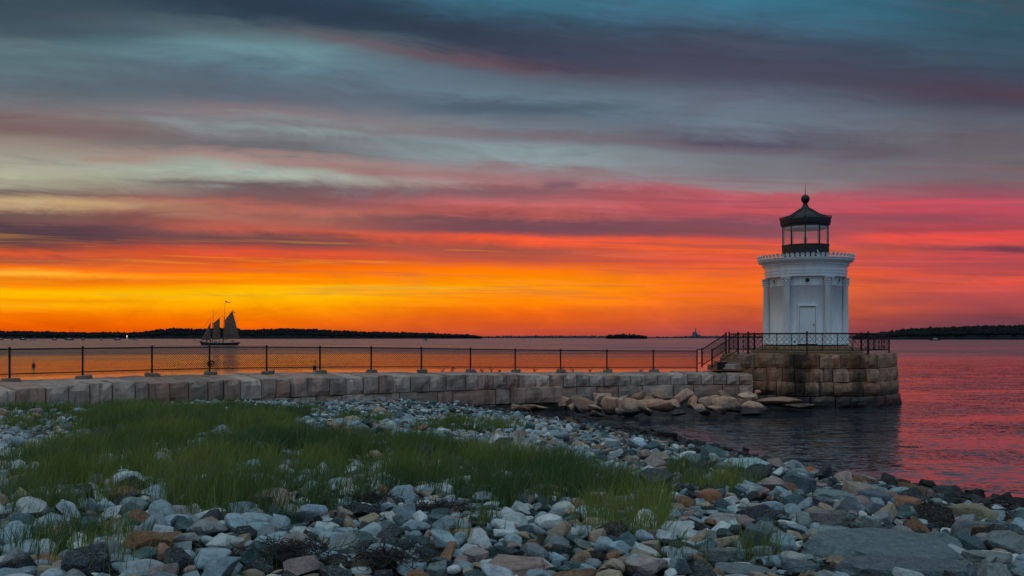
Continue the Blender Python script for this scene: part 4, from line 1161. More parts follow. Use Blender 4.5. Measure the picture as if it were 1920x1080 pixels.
HERO = [
 # px, py(bottom centre), width px, height px, depth factor, angular, colour, tilt(x,y,z), label
 (1655, 1062, 330, 44, .9, .95, (104, 118, 122), (.04, .05, -.05), 'largest flat blue-grey slate slab near the bottom right corner'),
 (1690, 1095, 330, 36, .5, .95, (92, 104, 110), (.0, .02, .03), 'long straight-edged slate slab along the bottom edge, below the largest slab'),
 (1545, 988, 118, 34, .5, .95, (120, 116, 112), (.0, -.05, .1), 'thick slab with dark front face, above the largest slate slab'),
 (1582, 966, 66, 52, .7, .8, (170, 178, 184), (.2, -.3, .3), 'pale pointed stone leaning up behind the thick dark-faced slab'),
 (1607, 966, 50, 38, .8, .8, (120, 132, 146), (.1, .1, .4), 'bluish cube-like stone leaning on the pale pointed one'),
 (1752, 990, 84, 52, .8, .75, (44, 34, 32), (.1, .1, .2), 'blackish brown boulder, darkest stone on the right'),
 (1768, 1034, 90, 46, .7, .85, (122, 136, 140), (.1, .25, .3), 'grey-green angular boulder below the blackish one'),
 (1868, 1030, 104, 34, .8, .5, (148, 146, 142), (.0, .05, .2), 'speckled grey granite boulder at the right edge'),
 (1690, 1020, 68, 34, .7, .5, (146, 142, 138), (.0, .1, .5), 'rounded grey boulder between the slab and the angular one'),
 (1632, 998, 52, 40, .8, .7, (150, 152, 150), (.0, .0, .2), 'squarish light grey stone on top of the largest slab'),
 (1700, 955, 74, 30, .7, .7, (160, 104, 76), (.1, .0, .1), 'rust-orange rounded boulder near the waterline right'),
 (1640, 945, 80, 26, .7, .9, (96, 108, 118), (.1, .1, .1), 'dark blue slate chunk left of the rust-orange boulder'),
 (1840, 1000, 120, 24, .6, .95, (104, 114, 112), (.0, .08, .1), 'flat dark green-grey ledge stone at the right side'),
 (1212, 1082, 98, 52, .8, .85, (176, 160, 154), (.08, .0, -.1), 'square pinkish granite block at the bottom edge'),
 (965, 1084, 150, 34, .8, .9, (168, 138, 128), (.05, .0, .1), 'flat pink slab with rusty left end at the bottom centre'),
 (944, 1052, 74, 34, .7, .7, (46, 62, 66), (.0, .1, .1), 'dark teal boulder right above the flat pink slab'),
 (742, 1040, 88, 40, .7, .85, (44, 62, 66), (.1, -.1, .2), 'large dark teal angular stone left of centre'),
 (728, 1008, 58, 36, .7, .8, (86, 100, 106), (.1, .1, .2), 'slate stone stacked on the large dark teal one'),
 (962, 990, 58, 30, .8, .4, (188, 194, 194), (.0, .0, .2), 'white rounded stone rising from the dark grass'),
 (832, 955, 60, 20, .6, .9, (132, 146, 154), (.0, .1, .3), 'tilted pale slab on the stones above the grass tuft'),
 (1088, 1064, 44, 30, .9, .4, (166, 134, 108), (.0, .0, .0), 'round tan cobble near the bottom, left of the pinkish block'),
 (1046, 1060, 34, 24, .9, .2, (158, 184, 196), (.0, .0, .0), 'small egg-shaped pale blue cobble left of the round tan cobble'),
 (1158, 1040, 46, 32, .8, .7, (156, 178, 188), (.0, .15, .2), 'light blue wedge stone above the pinkish block'),
 (1095, 1004, 56, 22, .7, .5, (160, 172, 178), (.0, .1, .1), 'long grey stone lying in the grass right of centre'),
 (655, 995, 34, 30, .9, .7, (160, 136, 112), (.0, .1, .1), 'tan angular stone at the left of the stacked slate'),
 (325, 990, 66, 24, .7, .25, (164, 178, 190), (.0, .0, .1), 'smooth pale blue boulder below the grass left of centre'),
 (295, 1008, 74, 26, .7, .2, (196, 204, 208), (.0, .05, .1), 'white smooth stone just below the pale blue boulder'),
 (340, 968, 64, 18, .7, .5, (168, 160, 158), (.0, .1, .1), 'flat grey stone topping the pale blue boulder'),
 (415, 1000, 54, 26, .8, .5, (176, 186, 192), (.0, -.15, .2), 'pale sloping stone right of the smooth pale blue boulder'),
 (352, 1030, 66, 36, .9, .7, (158, 158, 150), (.1, .1, .0), 'big grey-tan pyramid-like stone in the lower left'),
 (238, 1010, 70, 24, .7, .3, (168, 158, 150), (.0, .0, .1), 'long tan-grey stone left of the white smooth stone'),
 (310, 1064, 38, 46, .9, .4, (166, 118, 98), (.0, .0, .0), 'upright red-brown patterned stone near the bottom left'),
 (395, 1062, 80, 34, .8, .2, (160, 178, 186), (.0, .0, .1), 'big smooth pale blue cobble at the bottom, left of the seaweed'),
 (275, 1078, 80, 36, .8, .3, (170, 178, 180), (.0, .0, .1), 'big light grey cobble at the bottom left under the upright stone'),
 (215, 1030, 130, 26, .5, .5, (186, 194, 196), (.0, .03, .0), 'long pale slab with grass growing before it, lower left'),
 (125, 962, 32, 24, .9, .4, (150, 166, 176), (.0, .0, .0), 'small stone stacked highest in the left pile'),
 (126, 984, 42, 20, .9, .3, (146, 164, 178), (.0, .0, .0), 'pale stone at the base of the small left pile'),
 (34, 965, 50, 18, .8, .4, (162, 176, 186), (.0, -.2, .0), 'pale stone at the left edge below the grass'),
 (552, 1032, 54, 32, .9, .4, (160, 152, 148), (.0, .0, .0), 'squarish grey-pink boulder right of the patterned stones'),
 (620, 1022, 54, 28, .8, .3, (164, 178, 184), (.0, .0, .0), 'pale rounded stone right of the squarish grey-pink boulder'),
 (50, 1040, 70, 28, .8, .2, (158, 176, 184), (.0, .0, .0), 'broad smooth pale stone at the lower left edge'),
 (1405, 880, 96, 26, .6, .6, (168, 190, 190), (.0, .1, .1), 'broad pale green-white stone near the water, middle right'),
 (1500, 925, 80, 38, .7, .9, (80, 96, 104), (.1, .2, .3), 'dark blue pointed slate behind the grass on the right'),
 (1497, 905, 60, 26, .7, .9, (104, 122, 122), (.0, .1, .1), 'grey-green stone behind the dark blue pointed slate'),
 (1510, 888, 50, 16, .7, .7, (186, 96, 50), (.0, .0, .1), 'orange stone at the water edge'),
 (1420, 960, 70, 22, .7, .7, (168, 160, 152), (.0, .1, .1), 'light granite stone left of the thick dark-faced slab'),
 (1365, 985, 110, 22, .6, .8, (156, 148, 144), (.0, .05, .1), 'long pinkish-grey flat stone right of the grass'),
 (1330, 945, 40, 28, .8, .4, (170, 112, 80), (.0, .0, .0), 'rust-coloured round stone at the right end of the grass'),
 (1345, 1052, 78, 26, .6, .95, (104, 108, 110), (.0, .0, .1), 'dark-faced slate block in the lower right, with flat top'),
 (1485, 1058, 60, 26, .8, .35, (178, 178, 174), (.0, -.1, .1), 'speckled pale oval stone left of the largest slate slab'),
 (1415, 1036, 60, 56, .7, .9, (98, 112, 118), (.2, .3, .2), 'jagged blue slate standing on edge'),
 (1440, 1012, 56, 40, .8, .8, (110, 128, 132), (.1, .3, .2), 'green-grey angular stone behind the jagged slate'),
 (1290, 1050, 52, 30, .8, .5, (158, 168, 172), (.0, .0, .1), 'rounded light stone right of the pinkish block'),
 (992, 812, 22, 24, .8, .95, (60, 104, 104), (.3, .2, .2), 'teal wedge of rock near the cove'),
 (918, 798, 26, 22, .8, .9, (170, 150, 140), (.2, .3, .2), 'pale triangular stone pointing up, centre of the beach'),
 (944, 757, 24, 18, .8, .8, (200, 190, 176), (.1, .2, .2), 'pale stone propped against the breakwater foot'),
 (1095, 796, 26, 18, .8, .8, (44, 40, 40), (.1, .1, .2), 'dark wet rock at the cove edge, leftmost'),
 (1145, 803, 64, 20, .7, .8, (34, 32, 32), (.1, .1, .2), 'long black wet rock at the cove edge'),
 (1250, 826, 44, 22, .8, .9, (38, 36, 38), (.1, .2, .2), 'black pointed wet rock at the cove edge'),
 (1398, 846, 14, 8, .9, .9, (34, 32, 32), (.1, .2, .2), 'lone black rock standing in the cove water'),
 (1560, 1012, 130, 22, .7, .95, (132, 146, 148), (.03, .06, .3), 'pale layered slate plate resting on the upper left of the largest slab'),
 (1392, 1084, 120, 20, .8, .95, (116, 124, 128), (.0, .03, .1), 'narrow flat slate strip at the bottom edge, lower right of centre'),
 (1500, 1076, 90, 22, .8, .92, (92, 104, 112), (.05, .1, .5), 'flat dark slate wedge tucked against the left tip of the largest slab'),
 (1850, 1064, 130, 30, .7, .92, (134, 138, 136), (.0, .05, .2), 'broad grey flat-topped slab in the bottom right corner'),
 (1232, 1012, 76, 20, .8, .92, (146, 132, 124), (.0, .06, .2), 'flat brownish plate at the right end of the dark grass'),
 (1560, 940, 96, 18, .8, .95, (128, 140, 142), (.1, .08, .4), 'thin pale slate plate between the dark blue slate chunk and the pointed slate'),
 (1795, 968, 90, 20, .8, .92, (46, 42, 40), (.05, .1, .2), 'flat blackish ledge stone at the waterline on the right'),
 (880, 1012, 66, 22, .8, .8, (168, 130, 96), (.0, .1, .3), 'flat tan and rust stone left of the white stone in the grass'),
 (1425, 872, 56, 22, .7, .8, (34, 32, 34), (.1, .0, .2), 'black wet boulder at the water edge, middle right'),
]
placed = []
hero_info = []
for i, (px, py, w, h, df, ang, col, rot, lab) in enumerate(HERO):
    gx_, gy_ = ground_at(px, min(py, 1078)); s = gy_ / F
    if py > 1078: gy_ -= (py - 1078) * .02; gx_ = (px - 960) / F * gy_
    W_, H_ = w * s * .54, h * s * .60
    dp = max(H_ * .9, W_ * df) if h / w < .45 else W_ * df
    z = gh(gx_, gy_) + H_ * .45
    cy = gy_ + dp * .35
    o = stone_obj('beach_rock', ICO4 if w > 60 else ICO3, 900 + i, (W_, dp, H_), (gx_ * (cy / gy_), cy, max(z, .03)), rot, M_rock_obj, ang, col, True, label=lab, cat='rock', group='rocks on the beach')
    placed.append((o.location.x, cy, max(W_, dp) * .8)); hero_info.append((px, py - h / 2, lab))

# dart throwing for the rest
cell = .45; gridd = {}
def near(x, y, r, k=.80):
    ci, cj = int(x // cell), int(y // cell); R = int(math.ceil((r + .45) / cell))
    for i in range(ci - R, ci + R + 1):
        for j in range(cj - R, cj + R + 1):
            for (a, b, c) in gridd.get((i, j), ()):
                if (a - x) ** 2 + (b - y) ** 2 < (k * (r + c)) ** 2: return True
    return False
def addg(x, y, r): gridd.setdefault((int(x // cell), int(y // cell)), []).append((x, y, r))
for p in placed:
    addg(p[0], p[1], min(p[2], .45) * .75)
    if p[2] > .45:
        for t in np.linspace(-1, 1, 7): addg(p[0] + t * (p[2] - .2), p[1], .3)
stones = []
def throw(n, rmin, rmax, ymin, ymax, k, xmin=-99):
    y = rng.uniform(ymin ** .5, ymax ** .5, n) ** 2 if ymax > 20 else rng.uniform(ymin, ymax, n)
    u = rng.uniform(-1, 1, n); x = u * (.585 * y + 2.0)
    h = ground_h(x, y); b = behind_wall(x, y)
    ok = (h > -.12) & (b < -.12) & (np.abs(x) < 26) & (x > xmin)
    r = rmin + (rmax - rmin) * rng.uniform(0, 1, n) ** 1.7
    for X, Y, R_, Hh in zip(x[ok], y[ok], r[ok], h[ok]):
        if near(X, Y, R_, k): continue
        addg(X, Y, R_); stones.append((X, Y, R_, Hh))
throw(380, .15, .23, 10, 42, 1.0)
throw(700, .16, .27, 7.5, 20, 1.0, 2.2)
throw(9000, .095, .150, 4.2, 42, .86)
throw(34000, .065, .10, 4.2, 42, .80)
throw(26000, .038, .065, 4.2, 16, .78)
throw(26000, .048, .07, 16, 40, .80)
S = np.array(stones)
print('stones', len(S))

# shape library
LIB = {}
for lod, ico, nv in (('hi', ICO3, 14), ('mid', ICO2, 16), ('lo', ICO1, 14)):
    LIB[lod] = []
    for i in range(nv):
        angular = (.35, .48, .8, .95)[i % 4]; sd_ = 50 + i + {'hi': 0, 'mid': 100, 'lo': 200}[lod]
        if angular < .5: V, Fc = stone_verts(ico, sd_, angular, 10)
        elif lod == 'hi': V, Fc = rough_hull(sd_, angular > .9, 1)
        else: V, Fc = hull_verts(sd_, angular > .9, .07 if lod == 'mid' else 0)
        LIB[lod].append((V, Fc, angular))
n = len(S); attrs = []
pxs = 960 + S[:, 0] / S[:, 1] * F; pys = HY + (CZ - S[:, 3]) / S[:, 1] * F
size_px = S[:, 2] / S[:, 1] * F
inview = (pxs > -10) & (pxs < 1930) & (pys < 1090)
order = np.argsort(-size_px * inview)
NS = 232
single = set(order[:NS].tolist())
ci = np.array([rng.choice(len(PAL), p=zone_weights(x, y, h)) for x, y, r, h in S])
slaty = (ci == 3) | (ci == 4) | (rng.random(n) < .5 * np.clip((1.3 - S[:, 3]) / .5, 0, 1) + .55 + .4 * (S[:, 0] > 1.5))
meshcache = {}
VV, FF, CC, SM = [], [], [], []; base_i = 0
singles = []
for k in range(n):
    X, Y, R_, Hh = S[k]
    cand = [j for j in range(14) if ((LIB['hi'][j][2] > .5) == bool(slaty[k]))]
    j = int(rng.choice(cand)); ang = LIB['hi'][j][2] > .5
    flat = rng.uniform(.30, .62) if ang else rng.uniform(.5, .78)
    el_ = rng.uniform(.75, 1.15) if not ang else rng.uniform(.6, 1.1)
    sc_ = (R_ * rng.uniform(1.05, 1.35), R_ * el_, R_ * flat)
    tilt = .38 if ang else .16
    rot = (rng.normal(0, tilt), rng.normal(0, tilt), rng.uniform(0, 6.28))
    z = Hh + R_ * flat * rng.uniform(.2, 1.0)
    c = np.array(lin(PAL[ci[k]][1])) * rng.uniform(.78, 1.18) * np.array([1 + rng.normal(0, .04), 1, 1 + rng.normal(0, .04)])
    if k in single:
        key = j
        if key not in meshcache:
            V, Fc, _ = LIB['hi'][j]; me = npmesh('beach_rock', V, Fc, np.ones(len(Fc))); me.set_sharp_from_angle(angle=math.radians(24)); me.materials.append(M_rock_obj); meshcache[key] = me
        o = bpy.data.objects.new('beach_rock', meshcache[key]); COL.objects.link(o)
        o.location = (X, Y, z); o.rotation_euler = rot; o.scale = sc_; o.color = (*np.clip(c, 0, 1), 1)
        singles.append((o, k, ang, flat, R_))
    else:
        lod = 'hi' if size_px[k] > 30 else ('mid' if size_px[k] > 5.5 else 'lo'); V, Fc, _ = LIB[lod][j]
        M = np.array(Matrix.LocRotScale(Vector((X, Y, z)), __import__('mathutils').Euler(rot), Vector(sc_)))
        Vw = V @ M[:3, :3].T + M[:3, 3]
        VV.append(Vw); FF.append(Fc + base_i); base_i += len(V); CC.append(np.tile(c, (len(V), 1))); SM.append(np.full(len(Fc), not ang))
V = np.concatenate(VV); me = npmesh('beach_stones', V, np.concatenate(FF), np.concatenate(SM))
at_ = me.color_attributes.new('stone', 'FLOAT_COLOR', 'POINT')
cc = np.c_[np.clip(np.concatenate(CC), 0, 1), np.ones(len(V))].astype(np.float32); at_.data.foreach_set('color', cc.ravel())
obj('beach_stones', me, M_rock_att, None, kind='stuff', label='mass of smaller pale and slate stones covering the beach', cat='stones')
print('stone tris', len(me.polygons))

# labels for the single stones: own look, then where it lies from a stone one can find
def direction(dx_, dy_):
    a = math.degrees(math.atan2(-dy_, dx_))
    names = ['right of', 'above right of', 'above', 'above left of', 'left of', 'below left of', 'below', 'below right of']
    return names[int(((a + 22.5) % 360) // 45)]
SHORT = {
 0: 'the largest slate slab', 13: 'the square pinkish granite block', 14: 'the flat pink rusty slab', 5: 'the blackish brown boulder', 7: 'the speckled granite boulder',
 16: 'the large dark teal stone', 18: 'the white stone in dark grass', 25: 'the smooth pale blue boulder', 29: 'the big pyramid-like stone', 31: 'the upright red-brown stone',
 32: 'the big pale blue cobble', 34: 'the long pale slab', 40: 'the broad smooth edge stone', 35: 'the small left pile', 41: 'the broad green-white stone', 46: 'the long pinkish-grey stone',
 50: 'the jagged standing slate', 20: 'the round tan cobble', 10: 'the rust-orange boulder', 38: 'the squarish grey-pink boulder', 47: 'the rust-coloured round stone', 2: 'the dark-faced thick slab'}
ordn = ['', 'second ', 'third ', 'fourth ', 'fifth ', 'sixth ', 'seventh ', 'eighth ', 'ninth ', 'tenth ', 'eleventh ', 'twelfth ']
keyed = {}
for o, k, ang, flat, R_ in singles:
    sx, sy = pxs[k], pys[k]
    hi_ = min(SHORT, key=lambda q_: math.hypot(HERO[q_][0] - sx, (HERO[q_][1] - HERO[q_][3] / 2 - sy) * 1.4))
    ddx, ddy = sx - HERO[hi_][0], sy - (HERO[hi_][1] - HERO[hi_][3] / 2)
    shape = ('flat angular' if flat < .45 else 'angular') if ang else ('smooth oval' if flat < .62 else 'round')
    big = 'large' if R_ > .22 else ('middling' if R_ > .14 else 'small')
    lab = (big, PAL[ci[k]][0], shape, direction(ddx, ddy), SHORT[hi_])
    keyed.setdefault(lab, []).append((math.hypot(ddx, ddy), o))
for lab, lst in keyed.items():
    lst.sort(key=lambda t: t[0])
    for i, (_, o) in enumerate(lst):
        o['label'] = ((ordn[i] + 'nearest ') if len(lst) > 1 else '') + f'{lab[0]} {lab[1]} {lab[2]} stone {lab[3]} {lab[4]}'
        o['category'] = 'stone'; o['group'] = 'stones on the beach'

# ------------------------------------------------------------------ grass
GR = [ # px, py, rx, ry, density
 (330, 812, 240, 34, 1.0), (560, 860, 330, 34, .9), (290, 885, 290, 58, .85), (720, 888, 280, 42, .95), (880, 895, 230, 40, .9), (1010, 928, 180, 40, 1.1), (1140, 958, 120, 50, 1.1),
 (480, 950, 170, 34, .8), (140, 940, 150, 40, .55), (60, 1010, 120, 45, .35), (200, 1050, 140, 40, .18), (560, 925, 200, 40, .6), (300, 776, 290, 11, .55), (60, 790, 90, 30, .25), (880, 1000, 70, 24, .5),
 (1110, 1000, 80, 24, .4), (1330, 905, 110, 24, .55), (1200, 990, 60, 30, .7), (1290, 1060, 60, 26, .2), (500, 1060, 120, 30, .07), (880, 806, 110, 9, .6), (680, 790, 60, 9, .3), (560, 778, 60, 9, .4), (1040, 1040, 70, 24, .1), (300, 1060, 180, 30, .07), (1420, 1050, 60, 24, .12)]
def grass_den(px, py):
    d = np.zeros(len(px))
    for cx, cy, rx, ry, a in GR:
        q_ = ((px - cx) / rx) ** 2 + ((py - cy) / ry) ** 2
        d = np.maximum(d, a * np.clip((1.15 - q_) / .7, 0, 1))
    return d
def pn(x, y, s, o):
    return np.array([mnoise.fractal(Vector((a * s + o, b * s, o)), 1, 2, 3) for a, b in zip(x, y)])
N = 900000
y = rng.uniform(5.2, 38, N); u = rng.uniform(-1, 1, N); x = u * (.6 * y + 1)
acc = rng.random(N) < (.6 * y + 1) / (.6 * 38 + 1)      # even density over the ground
# near blades count more: they show larger
acc = rng.random(N) < np.clip((.6 * y + 1) / (.6 * 38 + 1) * np.where(y < 16, 3.2, 1.5), 0, 1)
x, y = x[acc], y[acc]
h = ground_h(x, y); px = 960 + x / y * F; py = HY + (CZ - h) / y * F
den = grass_den(px, py)
k = den > .01; x, y, h, den, px, py = x[k], y[k], h[k], den[k], px[k], py[k]
cl = pn(x, y, .9, 5.0) + .6 * pn(x, y, 3.1, 8.0)
k = (rng.random(len(x)) < np.clip(den * (.46 + 2.3 * cl), .06 * den, 1)) & (behind_wall(x, y) < -.05)
x, y, h, den, cl, px = x[k], y[k], h[k], den[k], cl[k], px[k]
print('blades', len(x))
nb = len(x)
hgt = (.17 + .22 * rng.random(nb)) * (.75 + .45 * np.clip(den, 0, 1)) * (1 + .4 * np.clip(cl, -.6, .6)); hgt *= np.where(rng.random(nb) < .04, 1.5, 1)
wd = (.0028 + .0022 * rng.random(nb)) * np.clip(y / 11, .85, 2.0)
aa = rng.uniform(0, 2 * np.pi, nb); lean = rng.normal(0, .34, nb) * hgt; leanx = lean * np.cos(aa) + .10 * hgt; leany = lean * np.sin(aa)
ta = rng.uniform(0, np.pi, nb); wx, wy = np.cos(ta) * wd, np.sin(ta) * wd
B = np.c_[x, y, h - .02]
def lv(f, w):
    c = B + np.c_[leanx * f ** 1.8, leany * f ** 1.8, hgt * f * (1 - .12 * f)]
    return c - np.c_[wx, wy, wx * 0] * w, c + np.c_[wx, wy, wx * 0] * w
a0, a1 = lv(0, 1); b0, b1 = lv(.45, .9); c0, c1 = lv(.78, .6); tip = B + np.c_[leanx, leany, hgt * .88]
GV = np.stack([a0, a1, b0, b1, c0, c1, tip], 1).reshape(-1, 3)
o7 = (np.arange(nb) * 7)[:, None]
tri = np.concatenate([o7 + np.array([[0, 1, 3]]), o7 + np.array([[0, 3, 2]]), o7 + np.array([[2, 3, 5]]), o7 + np.array([[2, 5, 4]]), o7 + np.array([[4, 5, 6]])])
me = npmesh('grass', GV, tri, np.ones(len(tri)))
big = pn(x, y, .35, 21.0); tone = np.clip(.5 + 1.3 * big + rng.normal(0, .22, nb), 0, 1)
dry = (rng.random(nb) < .09).astype(float)
g1, g2, g3 = np.array([.080, .150, .052]), np.array([.24, .29, .068]), np.array([.24, .21, .12])
gc = g1 * (1 - tone)[:, None] + g2 * tone[:, None]; gc = gc * (1 - dry)[:, None] + g3 * dry[:, None]
at_ = me.color_attributes.new('blade', 'FLOAT_COLOR', 'POINT')
at_.data.foreach_set('color', np.c_[np.repeat(gc, 7, 0), np.ones(nb * 7)].astype(np.float32).ravel())
t = mat_new('grass_blades')
a = t.n.new('ShaderNodeAttribute'); a.attribute_name = 'blade'
t.l.new(a.outputs['Color'], t.p.inputs['Base Color']); t.p.inputs['Roughness'].default_value = .6; t.p.inputs['Specular IOR Level'].default_value = .25
tl = t.n.new('ShaderNodeBsdfTranslucent'); t.l.new(a.outputs['Color'], tl.inputs[0]); mx = t.n.new('ShaderNodeMixShader'); mx.inputs[0].default_value = .35
t.l.new(t.p.outputs[0], mx.inputs[1]); t.l.new(tl.outputs[0], mx.inputs[2]); t.l.new(mx.outputs[0], t.out.inputs['Surface'])
M_grass = t.mat
obj('grass', me, M_grass, None, kind='stuff', label='tall dark green beach grass growing between the stones', cat='grass')


def tuft(name, centres, nbl, hh, colr, label, cat, spread=.12):
    V = []; Fc = []; 
    for (px_, py_) in centres:
        gx_, gy_ = ground_at(px_, py_)
        for i in range(nbl):
            bx, by = gx_ + rng.normal(0, spread), gy_ + rng.normal(0, spread); b = np.array([bx, by, gh(bx, by)]); L_ = hh * rng.uniform(.5, 1.2); a_ = rng.uniform(0, 6.28); ln = np.array([math.cos(a_), math.sin(a_), 0]) * L_ * rng.uniform(.2, .7) + np.array([.2, 0, 0]) * L_
            w = np.array([.004, .002, 0]); i0 = len(V)
            V += [b - w, b + w, b + ln * .3 + [0, 0, L_ * .6] + w, b + ln * .3 + [0, 0, L_ * .6] - w, b + ln + [0, 0, L_ * .85]]
            Fc += [(i0, i0 + 1, i0 + 2), (i0, i0 + 2, i0 + 3), (i0 + 3, i0 + 2, i0 + 4)]
    return obj(name, npmesh(name, np.array(V), np.array(Fc)), simple(name, colr, .8, 0, .2, 5, 0), None, label=label, cat=cat, kind='stuff')
tuft('dry_grass', [(945, 832), (955, 838), (965, 844), (978, 850), (990, 855), (1002, 858)], 130, .22, lin((214, 206, 190)), 'pale dry grass fringe between green grass and the stones', 'dry grass')

# ------------------------------------------------------------------ seaweed tangles
M_sw = simple('dry_seaweed', (.022, .013, .010), .55, 0, .5, 30, .2)
def seaweed(px_, py_, w, h, seed, lab):
    r = random.Random(seed); gx_, gy_ = ground_at(px_, py_); s = gy_ / F; bm = bmesh.new()
    for i in range(260):
        p = Vector((r.gauss(0, .34) * w * s, r.gauss(0, .3) * w * s * .6, abs(r.gauss(0, .2)) * h * s + .01)); d = Vector((r.uniform(-1, 1), r.uniform(-1, 1), r.uniform(-.3, .5))).normalized()
        for k_ in range(5):
            q_ = p + d * r.uniform(.012, .032); bar(bm, p, q_, .0018 + .0022 * r.random(), 3); p = q_; d = (d + Vector((r.uniform(-.7, .7), r.uniform(-.7, .7), r.uniform(-.5, .35)))).normalized()
    obj('seaweed_clump', bm, M_sw, None, loc=(gx_, gy_, gh(gx_, gy_) + .07), label=lab, cat='seaweed', group='dried seaweed clumps among the stones')
seaweed(545, 1062, 100, 44, 1, 'dark tangled seaweed heap on the stones right of the big pale blue cobble')
seaweed(718, 1076, 100, 34, 2, 'dark tangled seaweed heap at the bottom edge below the large teal stone')
seaweed(825, 968, 80, 14, 3, 'reddish dark seaweed strands under the tilted pale slab')
seaweed(690, 950, 60, 16, 4, 'small dark seaweed strip above the tan angular stone')

# ------------------------------------------------------------------ schooner
SD = 404.0; ss_ = SD / F
sh = empty('schooner', ((411 - 960) / F * SD, SD, 0), label='two-masted schooner under dark sails crossing before the wooded shore', cat='sailing ship')
def sp(px_, py_, y=0.0): return Vector(((px_ - 411) * ss_, y, (647 - py_) * ss_))
M_hull = simple('schooner_hull', (.02, .016, .018), .4, 0, .2, 1, 0)
M_spar = simple('varnished_spar', (.14, .05, .02), .5, 0, .2, 3, 0)
M_canvas_t = mat_new('tan_sailcloth'); t = M_canvas_t
pos = t.n.new('ShaderNodeNewGeometry').outputs['Position']; c = t.mix(t.mr(t.noise(pos, .6, 3, .5), .3, .7), (.17, .105, .07), (.22, .14, .095))
t.l.new(c, t.p.inputs['Base Color']); t.p.inputs['Roughness'].default_value = .9
tl = t.n.new('ShaderNodeBsdfTranslucent'); t.l.new(c, tl.inputs[0]); mx = t.n.new('ShaderNodeMixShader'); mx.inputs[0].default_value = .18
t.l.new(t.p.outputs[0], mx.inputs[1]); t.l.new(tl.outputs[0], mx.inputs[2]); t.l.new(mx.outputs[0], t.out.inputs['Surface']); M_canvas = t.mat
def hull_bm(x0, x1, beam, fb_bow, fb_mid, fb_st, draft=.5, n=14):
    bm = bmesh.new(); rings = []
    for i in range(n + 1):
        u = i / n; x = x0 + (x1 - x0) * u; w = beam / 2 * (math.sin(math.pi * min(1, u * 1.35 + .02) / 2) ** .9 if u < .74 else 1 - .35 * ((u - .74) / .26) ** 2)
        top = fb_mid + (fb_bow - fb_mid) * max(0, 1 - u * 2) ** 2 + (fb_st - fb_mid) * max(0, u * 2 - 1) ** 2
        keel = -draft + (.9 * draft + top * .0) * max(0, u - .8) * 4
        rake = -.0
        r = [(x + (.9 if u == 0 else 0) * 0, 0, keel), (x, w * .7, keel * .4), (x, w, top * .55), (x, w * 1.02, top), (x, w * .92, top), (x, w * .90, top - .28), (x, 0, top - .24), (x, -w * .90, top - .28), (x, -w * .92, top), (x, -w * 1.02, top), (x, -w, top * .55), (x, -w * .7, keel * .4)]
        rr_ = []
        for (a, b, c_) in r:
            if u < .12: a += (.12 - u) / .12 * (top - c_) * .55      # raked stem
            if u > .9: a -= (u - .9) / .1 * (top - c_) * .9
            rr_.append(bm.verts.new((a, b, c_)))
        rings.append(rr_)
    for a, b in zip(rings[:-1], rings[1:]):
        for i in range(12): bm.faces.new((a[i], b[i], b[(i + 1) % 12], a[(i + 1) % 12]))
    bm.faces.new(rings[0]); bm.faces.new(list(reversed(rings[-1])))
    bmesh.ops.recalc_face_normals(bm, faces=bm.faces[:])
    return bm
obj('hull', hull_bm(sp(374, 0).x, sp(449.4, 0).x, 4.6, 1.65, 1.0, 1.3, .6, 18), M_hull, sh)
M_dh = simple('white_deckhouse', (.55, .52, .5), .6, 0, .1, 2, 0)
for px_, w_ in ((405, 2.6), (425, 3.4)):
    bm = bmesh.new(); box(bm, (sp(px_, 0).x, 0, 1.0), (w_, 1.7, .7)); obj('deckhouse', bm, M_dh, sh)
bm = bmesh.new(); bar(bm, sp(380, 640.5), sp(361.5, 637.8), .16, 8, .09); obj('bowsprit', bm, M_spar, sh)
for (b, tt, tm) in (((398, 641), (400.2, 581), .17), ((418.3, 641), (422.3, 566), .19)):
    bm = bmesh.new(); m_ = Vector(sp(*b)).lerp(sp(*tt), .62); bar(bm, sp(*b), m_, tm, 8, tm * .85); bar(bm, m_ - Vector((0, 0, 1.2)), sp(*tt), tm * .6, 8, .05); box(bm, (m_.x, 0, m_.z - .6), (.5, .5, .1)); obj('mast', bm, M_spar, sh)
def sail(name, pts_, belly):
    n = 8; A_, B_, C_, D_ = [Vector(sp(*p)) for p in pts_]; V = []; Fq = []
    for off in (0, .04):
        for i in range(n + 1):
            for j in range(n + 1):
                u, w = i / n, j / n; p = (A_.lerp(B_, u)).lerp(D_.lerp(C_, u), w); p.y += belly * math.sin(math.pi * u) * math.sin(math.pi * w * .9 + .2) + off; V.append(p)
    m_ = n + 1
    for o_ in (0, m_ * m_):
        for i in range(n):
            for j in range(n):
                q_ = (o_ + i * m_ + j, o_ + (i + 1) * m_ + j, o_ + (i + 1) * m_ + j + 1, o_ + i * m_ + j + 1); Fq.append(q_ if o_ else q_[::-1])
    me = bpy.data.meshes.new(name); me.from_pydata([tuple(p) for p in V], [], Fq); me.update()
    return obj(name, me, M_canvas, sh, True)
sail('mainsail', [(418.8, 636), (449, 633.3), (436, 583.5), (422, 600.5)], -.7)
sail('foresail', [(398.2, 636), (412.4, 636), (412, 596.5), (400.6, 606)], -.5)
sail('jib', [(377, 637.6), (394.2, 637.6), (395.0, 606), (394.8, 604)], -.4)
bm = bmesh.new(); bar(bm, sp(418.5, 636.4), sp(450, 633.6), .1, 6); bar(bm, sp(421.5, 600.8), sp(437.6, 580.5), .09, 6); bar(bm, sp(398, 636.4), sp(412.6, 636.4), .09, 6); bar(bm, sp(400.4, 606.2), sp(413.5, 594.5), .08, 6); obj('boom', bm, M_spar, sh)
bm = bmesh.new()
